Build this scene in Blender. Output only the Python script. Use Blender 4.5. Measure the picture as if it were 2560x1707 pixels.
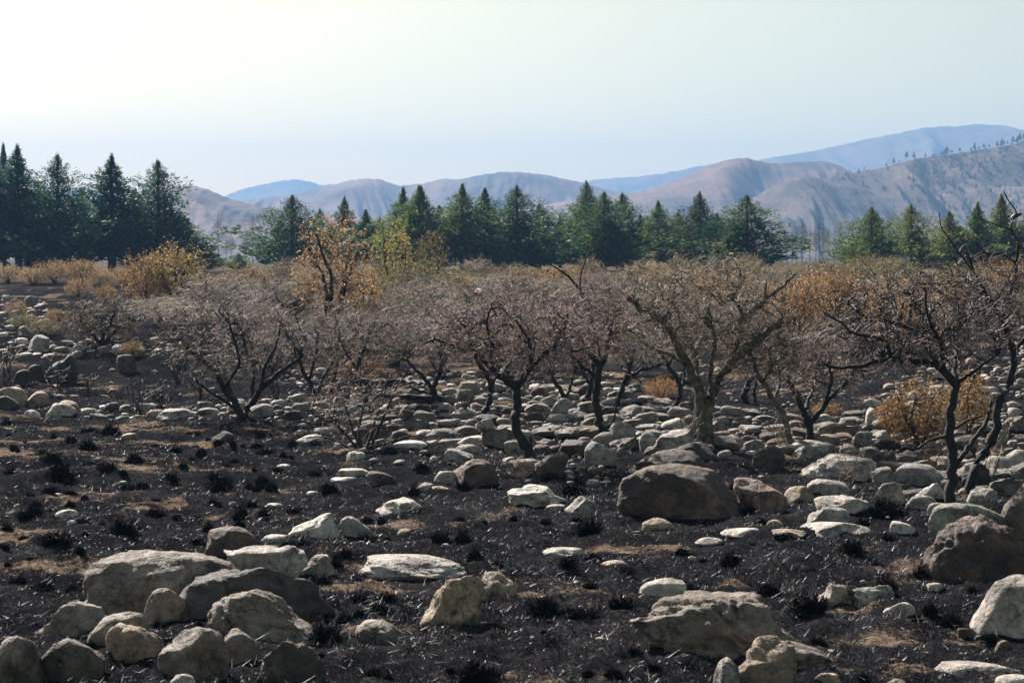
import bpy, bmesh, math, random
import numpy as np
from mathutils import Vector, Matrix

# ------------------------------------------------------------------ clear
for o in list(bpy.data.objects):
    bpy.data.objects.remove(o)
SC = bpy.context.scene
COL = SC.collection

# ------------------------------------------------------------------ camera, sky, sun, exposure
F = 70.0 / 36.0 * 2560.0           # focal length in photo pixels
CAM_H = 3.0
PITCH = math.atan((853.5 - 640.0) / F)
cam_d = bpy.data.cameras.new('camera')
cam = bpy.data.objects.new('camera', cam_d)
COL.objects.link(cam)
cam.location = (0, 0, CAM_H)
cam.rotation_euler = (math.pi / 2 - PITCH, 0, 0)
cam_d.lens = 70.0
cam_d.sensor_width = 36.0
cam_d.clip_start = 0.1
cam_d.clip_end = 40000.0
cam_d.dof.use_dof = True
cam_d.dof.focus_distance = 31.0
cam_d.dof.aperture_fstop = 5.6
SC.camera = cam
SC.render.resolution_x = 1024
SC.render.resolution_y = 682

SUN_EL = math.radians(36)
SUN_AZ = math.radians(-28)          # measured from straight ahead (+Y), negative = left
sd = Vector((math.sin(SUN_AZ) * math.cos(SUN_EL), math.cos(SUN_AZ) * math.cos(SUN_EL), math.sin(SUN_EL)))
world = bpy.data.worlds.new('World')
SC.world = world
world.use_nodes = True
wn = world.node_tree
bg = wn.nodes['Background']
sky = wn.nodes.new('ShaderNodeTexSky')
sky.sky_type = 'NISHITA'
sky.sun_disc = False
sky.sun_elevation = SUN_EL
sky.sun_rotation = SUN_AZ
sky.altitude = 800
sky.air_density = 1.0
sky.dust_density = 2.5
sky.ozone_density = 1.2
wtint = wn.nodes.new('ShaderNodeMix'); wtint.data_type = 'RGBA'; wtint.blend_type = 'MULTIPLY'   # white balance of the dusty air
wtint.inputs[0].default_value = 1.0
wtint.inputs[7].default_value = (1.27, 1.04, 0.63, 1)
wn.links.new(sky.outputs[0], wtint.inputs[6])
wn.links.new(wtint.outputs[2], bg.inputs[0])
bg.inputs[1].default_value = 0.054

sun_d = bpy.data.lights.new('sun', 'SUN')
sun = bpy.data.objects.new('sun', sun_d)
COL.objects.link(sun)
sun_d.energy = 5.0
sun_d.angle = math.radians(0.53)
sun_d.color = (1.0, 0.94, 0.87)
sun.rotation_euler = (-sd).to_track_quat('-Z', 'Y').to_euler()

SC.view_settings.view_transform = 'Standard'
SC.view_settings.look = 'None'
SC.view_settings.exposure = 1.35
SC.view_settings.gamma = 1.0
SC.render.engine = 'CYCLES'
SC.cycles.max_bounces = 6
SC.cycles.diffuse_bounces = 2
SC.cycles.transparent_max_bounces = 8
SC.cycles.volume_bounces = 0

rng = np.random.default_rng(7)
random.seed(7)

# ------------------------------------------------------------------ numpy noise
def _hash(ix, iy, iz, seed):
    with np.errstate(over='ignore'):
        h = (ix.astype(np.uint32) * np.uint32(374761393) + iy.astype(np.uint32) * np.uint32(668265263)
             + iz.astype(np.uint32) * np.uint32(2246822519) + np.uint32((seed * 3266489917) & 0xffffffff))
        h = (h ^ (h >> np.uint32(13))) * np.uint32(1274126177)
        h = (h ^ (h >> np.uint32(15))) * np.uint32(2654435761)
        h = h ^ (h >> np.uint32(16))
    return h.astype(np.float64) / 4294967295.0

def vn3(x, y, z, seed=0):
    x, y, z = np.broadcast_arrays(np.asarray(x, float), np.asarray(y, float), np.asarray(z, float))
    fx, fy, fz = np.floor(x), np.floor(y), np.floor(z)
    ix, iy, iz = fx.astype(np.int64), fy.astype(np.int64), fz.astype(np.int64)
    tx, ty, tz = x - fx, y - fy, z - fz
    tx = tx * tx * tx * (tx * (tx * 6 - 15) + 10); ty = ty * ty * ty * (ty * (ty * 6 - 15) + 10); tz = tz * tz * tz * (tz * (tz * 6 - 15) + 10)
    r = 0
    for a in (0, 1):
        for b in (0, 1):
            for c in (0, 1):
                w = (tx if a else 1 - tx) * (ty if b else 1 - ty) * (tz if c else 1 - tz)
                r = r + w * _hash(ix + a, iy + b, iz + c, seed)
    return r * 2 - 1

def vn2(x, y, seed=0):
    x, y = np.broadcast_arrays(np.asarray(x, float), np.asarray(y, float))
    fx, fy = np.floor(x), np.floor(y)
    ix, iy = fx.astype(np.int64), fy.astype(np.int64)
    tx, ty = x - fx, y - fy
    tx = tx * tx * tx * (tx * (tx * 6 - 15) + 10); ty = ty * ty * ty * (ty * (ty * 6 - 15) + 10)
    z = np.zeros_like(ix)
    return ((1 - tx) * (1 - ty) * _hash(ix, iy, z, seed) + tx * (1 - ty) * _hash(ix + 1, iy, z, seed)
            + (1 - tx) * ty * _hash(ix, iy + 1, z, seed) + tx * ty * _hash(ix + 1, iy + 1, z, seed)) * 2 - 1

def fbm2(x, y, seed, octs=3, gain=0.5):
    r, a = 0, 1.0
    for k in range(octs):
        r = r + a * vn2(x * 2.03 ** k + 13.7 * k, y * 2.03 ** k - 7.1 * k, seed + k)
        a *= gain
    return r

def sstep(a, b, x):
    t = np.clip((x - a) / (b - a), 0, 1)
    return t * t * (3 - 2 * t)

# ------------------------------------------------------------------ terrain
_PD = np.array([-200, 0, 8, 14, 22, 30, 42, 55, 80, 110, 150, 220, 400, 900, 2500, 9000.])
_PZ = np.array([0.6, 0.1, 0.0, 0.0, 0.03, -0.04, -0.02, 0.10, 0.45, 1.15, 1.75, 2.1, 1.6, 0.5, -2.0, -8.0])
def gz(x, y, micro=True):
    x = np.asarray(x, float); y = np.asarray(y, float)
    z = np.interp(y, _PD, _PZ)
    z = z + 0.9 * sstep(4.5, 9.0, x) * sstep(33, 44, y) * (1 - sstep(60, 90, y))          # stony bank on the right
    z = z + 0.85 * sstep(-4, -9, x) * sstep(47, 55, y) * (1 - sstep(70, 100, y))           # low bank on the left
    far = 1 - sstep(120, 260, y)
    z = z + far * (0.10 * vn2(x * 0.35, y * 0.35, 3) + 0.05 * vn2(x * 1.1, y * 1.1, 4))
    if micro:
        near = 1 - sstep(45, 90, y)
        z = z + near * (0.045 * vn2(x * 3.1, y * 3.1, 5) + 0.024 * vn2(x * 7.7, y * 7.7, 6) + 0.008 * vn2(x * 17.0, y * 17.0, 8))
    return z

def sandmask(x, y):
    a = fbm2(x * 0.75 + 3, y * 0.95, 21, 4, 0.65)
    b = vn2(x * 0.12, y * 0.12, 25)
    return np.clip((a + 0.45 * b - 0.41) * 1.6, 0, 1)

cp, sp = math.cos(PITCH), math.sin(PITCH)
def ray(px, py):
    cx = (px - 1280.0) / F; cy = -(py - 853.5) / F
    return Vector((cx, cp + cy * sp, cy * cp - sp))      # y scale about 1

_DS = np.concatenate([np.arange(6, 60, 0.04), np.arange(60, 260, 0.25)])
def ground_at(px, py):
    r = ray(px, py); t = _DS / r.y
    zz = CAM_H + r.z * t
    g = gz(r.x * t, _DS, False)
    k = np.argmax(zz <= g)
    if zz[k] > g[k]: k = len(_DS) - 1
    return Vector((r.x * t[k], _DS[k], g[k]))

def at_depth(px, py, d):
    r = ray(px, py); t = d / r.y
    return Vector((r.x * t, d, CAM_H + r.z * t))

def project(p):
    v = Vector(p) - Vector((0, 0, CAM_H))
    dep = v.y * cp - v.z * sp
    up = v.y * sp + v.z * cp
    return 1280 + F * v.x / dep, 853.5 - F * up / dep

# ------------------------------------------------------------------ object helpers
def mesh_np(name, verts, faces, mat, smooth=False):
    me = bpy.data.meshes.new(name)
    verts = np.asarray(verts, np.float32); faces = np.asarray(faces, np.int32)
    n, k = faces.shape
    me.vertices.add(len(verts)); me.vertices.foreach_set('co', verts.ravel())
    me.loops.add(n * k); me.loops.foreach_set('vertex_index', faces.ravel())
    me.polygons.add(n)
    me.polygons.foreach_set('loop_start', np.arange(0, n * k, k, dtype=np.int32))
    me.polygons.foreach_set('loop_total', np.full(n, k, np.int32))
    if smooth: me.polygons.foreach_set('use_smooth', np.ones(n, bool))
    me.update(calc_edges=True)
    me.materials.append(mat)
    return me

def link(name, me, parent=None, loc=None):
    o = bpy.data.objects.new(name, me)
    COL.objects.link(o)
    if parent: o.parent = parent
    if loc is not None: o.location = loc
    return o

def tag(o, label=None, cat=None, group=None, kind=None):
    if label: o['label'] = label
    if cat: o['category'] = cat
    if group: o['group'] = group
    if kind: o['kind'] = kind
    return o

def empty(name, loc, label, cat, group=None, rz=0.0, scale=(1, 1, 1)):
    o = bpy.data.objects.new(name, None)
    COL.objects.link(o)
    o.location = loc; o.rotation_euler = (0, 0, rz); o.scale = scale
    o.empty_display_size = 0.2
    return tag(o, label, cat, group)

# ------------------------------------------------------------------ materials
def mat(name):
    m = bpy.data.materials.new(name); m.use_nodes = True
    nt = m.node_tree
    return m, nt, nt.nodes['Principled BSDF'], nt.nodes['Material Output']

def N(nt, t, **kw):
    n = nt.nodes.new(t)
    for k, v in kw.items(): setattr(n, k, v)
    return n

def ramp(nt, fac, stops):
    r = nt.nodes.new('ShaderNodeValToRGB')
    el = r.color_ramp.elements
    while len(el) > 1: el.remove(el[0])
    el[0].position = stops[0][0]; el[0].color = (*stops[0][1], 1)
    for p, c in stops[1:]:
        e = el.new(p); e.color = (*c, 1)
    nt.links.new(fac, r.inputs[0])
    return r.outputs[0]

def noise(nt, vec, scale, detail=4, rough=0.55):
    n = nt.nodes.new('ShaderNodeTexNoise')
    n.inputs['Scale'].default_value = scale; n.inputs['Detail'].default_value = detail; n.inputs['Roughness'].default_value = rough
    if vec is not None: nt.links.new(vec, n.inputs['Vector'])
    return n.outputs['Fac']

def mixc(nt, fac, a, b, mode='MIX'):
    m = nt.nodes.new('ShaderNodeMix'); m.data_type = 'RGBA'; m.blend_type = mode
    for sock, v in ((m.inputs[0], fac), (m.inputs[6], a), (m.inputs[7], b)):
        if isinstance(v, bpy.types.NodeSocket): nt.links.new(v, sock)
        elif isinstance(v, (int, float)): sock.default_value = v
        else: sock.default_value = (*v, 1)
    return m.outputs[2]

def math_n(nt, op, a, b=0.0):
    m = nt.nodes.new('ShaderNodeMath'); m.operation = op
    for s, v in zip(m.inputs, (a, b)):
        if isinstance(v, bpy.types.NodeSocket): nt.links.new(v, s)
        else: s.default_value = v
    return m.outputs[0]

def bump(nt, height, strength, dist, prev=None):
    b = nt.nodes.new('ShaderNodeBump')
    b.inputs['Strength'].default_value = strength; b.inputs['Distance'].default_value = dist
    nt.links.new(height, b.inputs['Height'])
    if prev: nt.links.new(prev, b.inputs['Normal'])
    return b.outputs[0]

def rock_mat(name, c1, c2, c3, speck=0.35, lichen=None, soot0=0.46):
    m, nt, b, out = mat(name)
    tc = N(nt, 'ShaderNodeTexCoord'); oi = N(nt, 'ShaderNodeObjectInfo')
    off = N(nt, 'ShaderNodeVectorMath', operation='MULTIPLY_ADD')
    nt.links.new(oi.outputs['Random'], off.inputs[0]); off.inputs[1].default_value = (37, 53, 71)
    nt.links.new(tc.outputs['Object'], off.inputs[2])
    v = off.outputs[0]
    big = noise(nt, v, 1.6, 5, 0.6)
    mid = noise(nt, v, 9, 6, 0.65)
    fine = noise(nt, v, 70, 3, 0.6)
    col = ramp(nt, big, [(0.32, c1), (0.5, c2), (0.68, c3)])
    col = mixc(nt, 0.75, col, ramp(nt, mid, [(0.3, (0.2, 0.185, 0.17)), (0.5, (0.5, 0.5, 0.5)), (0.72, (0.85, 0.83, 0.79))]), 'OVERLAY')
    pit = ramp(nt, noise(nt, v, 15, 5, 0.75), [(0.36, (1, 1, 1)), (0.44, (0, 0, 0))])
    col = mixc(nt, pit, col, mixc(nt, 1.0, col, (0.38, 0.36, 0.34), 'MULTIPLY'))
    col = mixc(nt, speck, col, ramp(nt, fine, [(0.35, (0.2, 0.2, 0.2)), (0.5, (0.5, 0.5, 0.5)), (0.66, (0.85, 0.85, 0.85))]), 'OVERLAY')
    vo = N(nt, 'ShaderNodeTexVoronoi', feature='DISTANCE_TO_EDGE'); vo.inputs['Scale'].default_value = 2.1
    wv = N(nt, 'ShaderNodeVectorMath', operation='MULTIPLY_ADD')
    wn_ = nt.nodes.new('ShaderNodeTexNoise'); wn_.inputs['Scale'].default_value = 3.0; wn_.inputs['Detail'].default_value = 5
    nt.links.new(v, wn_.inputs['Vector']); nt.links.new(wn_.outputs['Color'], wv.inputs[0]); wv.inputs[1].default_value = (0.7, 0.7, 0.7); nt.links.new(v, wv.inputs[2])
    nt.links.new(wv.outputs[0], vo.inputs['Vector'])
    crk = ramp(nt, vo.outputs['Distance'], [(0.0, (0, 0, 0)), (0.022, (1, 1, 1))])
    crm = ramp(nt, noise(nt, v, 1.1, 3), [(0.45, (1, 1, 1)), (0.6, (0, 0, 0))])      # cracks only in places
    crk = mixc(nt, crm, crk, (1, 1, 1))
    col = mixc(nt, 1.0, col, mixc(nt, crk, (0.35, 0.33, 0.32), (1, 1, 1)), 'MULTIPLY')
    # soot smears
    soot = noise(nt, v, 2.2, 6, 0.75)
    sf = ramp(nt, soot, [(soot0, (0, 0, 0)), (soot0 + 0.14, (0.88, 0.88, 0.88))])
    col = mixc(nt, sf, col, (0.045, 0.04, 0.04))
    if lichen:
        l = noise(nt, v, 6.0, 6, 0.7)
        lf = ramp(nt, l, [(0.60, (0, 0, 0)), (0.68, (0.8, 0.8, 0.8))])
        col = mixc(nt, lf, col, lichen)
    tint = mixc(nt, oi.outputs['Random'], (0.42, 0.41, 0.42), (0.58, 0.57, 0.53))
    col = mixc(nt, 0.8, col, tint, 'OVERLAY')
    col = mixc(nt, 1.0, col, (0.93, 0.905, 0.905), 'MULTIPLY')
    nt.links.new(col, b.inputs['Base Color'])
    b.inputs['Roughness'].default_value = 0.72
    b.inputs['Specular IOR Level'].default_value = 0.35
    n1 = bump(nt, mid, 1.0, 0.09)
    n2 = bump(nt, noise(nt, v, 26, 4, 0.7), 0.9, 0.02, n1)
    n3 = bump(nt, crk, 0.8, 0.02, bump(nt, fine, 0.6, 0.006, n2))
    nt.links.new(n3, b.inputs['Normal'])
    return m

RM = {
    'pale': rock_mat('pale_stone', (0.38, 0.34, 0.30), (0.51, 0.47, 0.425), (0.64, 0.60, 0.55), soot0=0.51),
    'white': rock_mat('white_stone', (0.50, 0.465, 0.425), (0.62, 0.585, 0.545), (0.71, 0.685, 0.65), 0.3, soot0=0.53),
    'grey': rock_mat('grey_stone', (0.28, 0.27, 0.26), (0.39, 0.375, 0.355), (0.50, 0.48, 0.45), soot0=0.50),
    'tan': rock_mat('tan_stone', (0.32, 0.235, 0.165), (0.41, 0.325, 0.245), (0.50, 0.42, 0.34), soot0=0.50),
    'brown': rock_mat('brown_stone', (0.10, 0.068, 0.058), (0.15, 0.108, 0.09), (0.22, 0.17, 0.145)),
    'dark': rock_mat('dark_stone', (0.075, 0.063, 0.058), (0.115, 0.10, 0.09), (0.18, 0.155, 0.14)),
    'olive': rock_mat('olive_grey_stone', (0.16, 0.132, 0.108), (0.25, 0.212, 0.178), (0.38, 0.335, 0.29), soot0=0.50),
    'pink': rock_mat('pink_stone', (0.32, 0.21, 0.175), (0.43, 0.32, 0.275), (0.55, 0.45, 0.40), soot0=0.52),
    'lichen': rock_mat('lichen_stone', (0.30, 0.30, 0.27), (0.38, 0.375, 0.34), (0.46, 0.45, 0.41), 0.35, (0.40, 0.37, 0.07)),
}

def make_ground_mat():
    m, nt, b, out = mat('charred_ground')
    geo = N(nt, 'ShaderNodeNewGeometry'); v = geo.outputs['Position']
    at = N(nt, 'ShaderNodeAttribute', attribute_name='sand')
    fine = noise(nt, v, 22, 5, 0.7); mid = noise(nt, v, 5.0, 5, 0.6); vf = noise(nt, v, 90, 3, 0.7)
    s = math_n(nt, 'ADD', at.outputs['Fac'], math_n(nt, 'MULTIPLY', math_n(nt, 'SUBTRACT', fine, 0.54), 3.4))
    s = math_n(nt, 'ADD', s, math_n(nt, 'MULTIPLY', math_n(nt, 'SUBTRACT', vf, 0.5), 3.2))
    sf = ramp(nt, s, [(0.42, (0, 0, 0)), (0.95, (1, 1, 1))])
    sand = ramp(nt, mid, [(0.3, (0.11, 0.078, 0.058)), (0.5, (0.20, 0.147, 0.108)), (0.7, (0.33, 0.255, 0.195))])
    char = ramp(nt, vf, [(0.3, (0.003, 0.003, 0.0045)), (0.55, (0.010, 0.010, 0.0125)), (0.70, (0.062, 0.063, 0.074))])
    ash = ramp(nt, noise(nt, v, 0.9, 6, 0.7), [(0.44, (0, 0, 0)), (0.66, (0.6, 0.6, 0.6))])
    char = mixc(nt, ash, char, ramp(nt, fine, [(0.35, (0.016, 0.0155, 0.0165)), (0.55, (0.046, 0.044, 0.046)), (0.7, (0.11, 0.107, 0.112))]))
    col = mixc(nt, sf, char, sand)
    # beyond the burnt field the valley floor is dry brown
    dv = N(nt, 'ShaderNodeSeparateXYZ'); nt.links.new(v, dv.inputs[0])
    ff = N(nt, 'ShaderNodeMapRange'); ff.inputs[1].default_value = 105; ff.inputs[2].default_value = 170
    nt.links.new(dv.outputs['Y'], ff.inputs[0])
    dry = ramp(nt, noise(nt, v, 0.25, 5, 0.7), [(0.35, (0.05, 0.045, 0.04)), (0.65, (0.15, 0.11, 0.08))])
    col = mixc(nt, ff.outputs[0], col, dry)
    n1 = bump(nt, fine, 0.8, 0.03)
    n2 = bump(nt, vf, 0.8, 0.012, n1)
    df = N(nt, 'ShaderNodeBsdfDiffuse')
    nt.links.new(col, df.inputs['Color']); nt.links.new(n2, df.inputs['Normal'])
    nt.links.new(df.outputs[0], out.inputs['Surface'])
    return m

def simple_mat(name, col, rough=0.8, spec=0.3, bumps=None, var=None):
    m, nt, b, out = mat(name)
    tc = N(nt, 'ShaderNodeTexCoord'); v = tc.outputs['Object']
    if var:
        f = noise(nt, v, var[0], 5, 0.65)
        nt.links.new(ramp(nt, f, [(0.35, col), (0.65, var[1])]), b.inputs['Base Color'])
    else:
        b.inputs['Base Color'].default_value = (*col, 1)
    b.inputs['Roughness'].default_value = rough
    b.inputs['Specular IOR Level'].default_value = spec
    if bumps:
        nt.links.new(bump(nt, noise(nt, v, bumps[0], 5, 0.7), bumps[1], bumps[2]), b.inputs['Normal'])
    return m

M_BARK = simple_mat('charred_bark', (0.010, 0.009, 0.010), 0.75, 0.35, (30, 0.9, 0.02), (14, (0.032, 0.029, 0.029)))
M_LBARK = simple_mat('lichen_bark', (0.022, 0.019, 0.017), 0.85, 0.2, (35, 0.9, 0.02), (10, (0.20, 0.18, 0.13)))
M_GRASS = None

def island_mat(name, stops, objcol=True, rough=0.55, spec=0.4, transl=0.0):
    """thin things: colour = object colour (or white) x a per-piece variation"""
    m, nt, b, out = mat(name)
    geo = N(nt, 'ShaderNodeNewGeometry')
    c = ramp(nt, geo.outputs['Random Per Island'], stops)
    if objcol:
        oi = N(nt, 'ShaderNodeObjectInfo')
        c = mixc(nt, 1.0, c, oi.outputs['Color'], 'MULTIPLY')
    nt.links.new(c, b.inputs['Base Color'])
    b.inputs['Roughness'].default_value = rough
    b.inputs['Specular IOR Level'].default_value = spec
    if transl > 0:
        t = N(nt, 'ShaderNodeBsdfTranslucent'); nt.links.new(c, t.inputs['Color'])
        mx = N(nt, 'ShaderNodeMixShader'); mx.inputs[0].default_value = transl
        nt.links.new(b.outputs[0], mx.inputs[1]); nt.links.new(t.outputs[0], mx.inputs[2])
        nt.links.new(mx.outputs[0], out.inputs['Surface'])
    return m

M_TWIG = island_mat('dry_twig', [(0, (0.10, 0.10, 0.10)), (0.4, (0.45, 0.44, 0.43)), (0.75, (1.1, 1.07, 1.02)), (1, (2.2, 2.15, 2.05))], True, 0.6, 0.25)
M_LEAF = island_mat('dry_leaf', [(0, (0.45, 0.4, 0.3)), (0.5, (1, 0.95, 0.9)), (1, (1.6, 1.55, 1.5))], True, 0.55, 0.3, 0.45)
M_NEEDLE = island_mat('conifer_spray', [(0, (0.30, 0.42, 0.48)), (0.5, (0.8, 0.9, 0.85)), (0.85, (1.2, 1.2, 1.0)), (1, (1.9, 1.7, 1.0))], True, 0.6, 0.2, 0.48)
M_BLADE = island_mat('burnt_blade', [(0, (0.004, 0.004, 0.006)), (0.5, (0.013, 0.013, 0.017)), (0.78, (0.05, 0.052, 0.062)), (0.93, (0.15, 0.155, 0.175)), (1, (0.32, 0.30, 0.27))], False, 0.5, 0.22)
M_TUSS = island_mat('charred_tuft', [(0, (0.003, 0.003, 0.004)), (0.8, (0.009, 0.009, 0.011)), (1, (0.028, 0.028, 0.033))], False, 0.85, 0.06)
M_STRAW = island_mat('ashy_straw', [(0, (0.05, 0.05, 0.06)), (0.5, (0.14, 0.145, 0.165)), (0.85, (0.26, 0.26, 0.28)), (1, (0.42, 0.38, 0.32))], False, 0.55, 0.3)
M_TRUNKC = simple_mat('conifer_bark', (0.035, 0.026, 0.02), 0.9, 0.2, None, (6, (0.08, 0.06, 0.05)))

def hill_mat(name, lit, dark, scale, green=0.0):
    m, nt, b, out = mat(name)
    geo = N(nt, 'ShaderNodeNewGeometry'); v = geo.outputs['Position']
    mp = N(nt, 'ShaderNodeMapping'); mp.inputs['Scale'].default_value = (1, 0.5, 2.2); nt.links.new(v, mp.inputs[0])
    f = noise(nt, mp.outputs[0], scale, 6, 0.65)
    col = ramp(nt, f, [(0.36, dark), (0.52, lit), (0.7, tuple(min(1, c * 1.25) for c in lit))])
    g = noise(nt, v, scale * 6, 4, 0.7)
    col = mixc(nt, 0.5, col, ramp(nt, g, [(0.35, (0.3, 0.3, 0.3)), (0.65, (0.7, 0.68, 0.66))]), 'OVERLAY')
    if green:
        gf = ramp(nt, noise(nt, v, scale * 14, 4, 0.8), [(0.52, (0, 0, 0)), (0.62, (green, green, green))])
        col = mixc(nt, gf, col, (0.03, 0.04, 0.025))
    nt.links.new(col, b.inputs['Base Color'])
    b.inputs['Roughness'].default_value = 0.9; b.inputs['Specular IOR Level'].default_value = 0.1
    n1 = bump(nt, g, 0.6, 0.03 / scale)
    nt.links.new(n1, b.inputs['Normal'])
    return m

# ------------------------------------------------------------------ ground sheet
def build_ground():
    ys = np.concatenate([np.linspace(-150, 0, 12)[:-1], np.linspace(0, 12, 16)[:-1],
                         np.geomspace(12, 48, 300)[:-1], np.geomspace(48, 220, 110)[:-1], np.geomspace(220, 5300, 50)])
    t = np.concatenate([np.linspace(-2.2, -0.36, 22)[:-1], np.linspace(-0.36, 0.36, 290), np.linspace(0.36, 2.2, 22)[1:]])
    Y, T = np.meshgrid(ys, t, indexing='ij')
    X = T * (np.abs(Y) + 2.0)
    Z = gz(X, Y)
    nr, nc = Y.shape
    v = np.stack([X, Y, Z], -1).reshape(-1, 3)
    i = np.arange(nr * nc).reshape(nr, nc)
    f = np.stack([i[:-1, :-1], i[:-1, 1:], i[1:, 1:], i[1:, :-1]], -1).reshape(-1, 4)
    me = mesh_np('ground', v, f, make_ground_mat(), True)
    a = me.attributes.new('sand', 'FLOAT', 'POINT')
    a.data.foreach_set('value', sandmask(X, Y).ravel().astype(np.float32))
    tag(link('ground', me), kind='structure')
build_ground()

# ------------------------------------------------------------------ hills
def hill(name, pts, D, foot, L, gul, seed, m, nu=240, nv=80, back=0.5, spurs=(), fw=1.0):
    px = np.array([p[0] for p in pts], float); py = np.array([p[1] for p in pts], float)
    u = np.linspace(px[0], px[-1], nu)
    # smooth the traced crest
    k = np.interp(u, px, py)
    ker = np.hanning(9); ker /= ker.sum()
    k = np.convolve(np.pad(k, 4, 'edge'), ker, 'valid')
    cx = (u - 1280) / F * D
    cz = CAM_H + (640 - k) / F * D
    cz = cz + (vn2(u * 0.09, u * 0, seed + 9) * 1.2 + vn2(u * 0.31, u * 0, seed + 10) * 0.5) * D / F
    vv = np.concatenate([-np.linspace(back, 0.03, 10), np.linspace(0, 1, nv) ** 1.15])
    V, U = np.meshgrid(vv, np.arange(nu), indexing='ij')
    CX, CZ, PX = cx[U], cz[U], u[U]
    Hh = np.maximum(CZ - foot, 1.0)
    s = np.clip(V, 0, 1)
    prof = np.where(V >= 0, (1 - s) ** 1.25 * (1 - 0.15 * np.sin(np.pi * s)), 1 - 0.9 * (V / back) ** 2)
    prof = np.where(V >= 0, prof + 0.09 * np.sin(np.pi * np.minimum(s * 2.2, 1)), prof)
    Yy = D - L * V
    # gullies run down the slope and fan out
    wx = PX / 90.0 + 0.9 * vn2(PX / 160.0, V * 2.0, seed) + V * 0.35 * np.sin(PX / 130.0 + seed)
    env = np.clip(V * 4.0, 0, 1) * (1 - 0.65 * s)
    r1 = 1 - np.abs(vn2(wx * 0.7, V * 0.9 + 5, seed + 1))
    r2 = 1 - np.abs(vn2(wx * 2.2, V * 1.6 + 9, seed + 2))
    r3 = 1 - np.abs(vn2(wx * 6.3, V * 3.2, seed + 3))
    r4 = vn2(wx * 15.0, V * 11.0, seed + 4)
    mk = np.clip(0.55 + 0.9 * vn2(PX / 110.0, V * 2.5 + 3, seed + 6), 0.05, 1.3)
    g = (0.95 * (r1 - 0.6) + 0.55 * mk * (r2 - 0.6) + 0.30 * mk * (r3 - 0.6) + 0.09 * r4)
    Zz = foot + Hh * prof + 1.9 * gul * Hh.max() * env * g
    for (ax, ay, bx, by, w, amp) in spurs:       # broad ridges or hollows down the face, in crest coordinates
        tt = np.clip((V - ay) / max(by - ay, 1e-3), 0, 1)
        cc = ax + (bx - ax) * tt
        Zz = Zz + amp * Hh.max() * np.exp(-((PX - cc) / w) ** 2) * sstep(ay - 0.05, ay + 0.18, V) * (1 - sstep(by, by + 0.3, V))
    X = CX * (1 + 0.0 * V)
    v = np.stack([X, Yy, Zz], -1).reshape(-1, 3)
    nr = len(vv)
    i = np.arange(nr * nu).reshape(nr, nu)
    f = np.stack([i[:-1, :-1], i[1:, :-1], i[1:, 1:], i[:-1, 1:]], -1).reshape(-1, 4)
    o = link(name, mesh_np(name, v, f, m, True))
    tag(o, kind='structure')
    return X, Yy, Zz

HM1 = hill_mat('burnt_hill', (0.145, 0.086, 0.068), (0.036, 0.028, 0.028), 0.012)
HM2 = hill_mat('burnt_slope', (0.115, 0.075, 0.060), (0.032, 0.027, 0.026), 0.014, 0.9)
HM3 = hill_mat('far_mountain_soil', (0.13, 0.10, 0.085), (0.06, 0.05, 0.045), 0.003)
hill('far_mountain', [(1500, 500), (1700, 450), (1839, 419), (1899, 400), (1959, 390), (2035, 378), (2122, 359), (2231, 337), (2296, 323), (2362, 316), (2380, 320), (2427, 313), (2503, 315), (2540, 325), (2640, 330), (2900, 380), (3200, 460)],
     4300, 0, 1100, 0.10, 31, HM3, 200, 50)
hill('far_mountain', [(1100, 560), (1300, 490), (1464, 455), (1524, 446), (1578, 444), (1654, 435), (1720, 422), (1774, 411), (1850, 408), (2000, 420), (2200, 460)],
     4700, 0, 650, 0.08, 33, HM3, 160, 40)
hill('far_mountain', [(420, 545), (500, 515), (566, 490), (610, 473), (660, 461), (690, 455), (737, 449), (773, 453), (805, 464), (849, 461), (920, 470), (1050, 520)],
     4900, 0, 600, 0.06, 35, HM3, 140, 40)
hill('far_mountain', [(-300, 520), (0, 495), (150, 478), (220, 472), (330, 490), (450, 530)], 4950, 0, 600, 0.06, 36, HM3, 120, 40)
hill('burnt_hill', [(480, 530), (609, 503), (663, 497), (746, 485), (820, 466), (870, 453), (925, 447), (958, 452), (1001, 466), (1067, 459), (1110, 449), (1154, 450), (1197, 440), (1252, 431), (1306, 431), (1371, 440), (1448, 455), (1524, 477), (1560, 487), (1700, 530), (1850, 570)],
     2600, 0, 400, 0.11, 41, HM1, 330, 64, spurs=((925, 0.02, 860, 0.9, 60, 0.07), (1115, 0.02, 1240, 0.8, 45, 0.10), (1330, 0.1, 1300, 0.8, 110, -0.09)))
hill('burnt_hill', [(1100, 570), (1250, 540), (1350, 514), (1437, 501), (1524, 492), (1600, 479), (1687, 452), (1763, 419), (1800, 407), (1829, 399), (1867, 396), (1905, 406), (1948, 411), (2014, 406), (2068, 406), (2101, 416), (2128, 432), (2220, 455), (2400, 490)],
     2100, 0, 360, 0.12, 43, HM1, 330, 64, spurs=((1820, 0.02, 1700, 0.9, 45, 0.07), (1890, 0.05, 1850, 0.8, 45, -0.13), (2000, 0.02, 1960, 0.8, 60, 0.07)))
hill('burnt_hill', [(-500, 520), (-100, 500), (200, 500), (300, 492), (365, 483), (431, 468), (456, 466), (493, 467), (522, 475), (560, 492), (593, 503), (634, 514), (680, 524), (760, 537), (850, 543), (1000, 548), (1150, 565), (1400, 590)],
     1500, 1, 230, 0.13, 45, HM1, 330, 64, spurs=((500, 0.02, 640, 0.8, 70, 0.10), (470, 0.1, 450, 0.9, 70, -0.08)))
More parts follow.
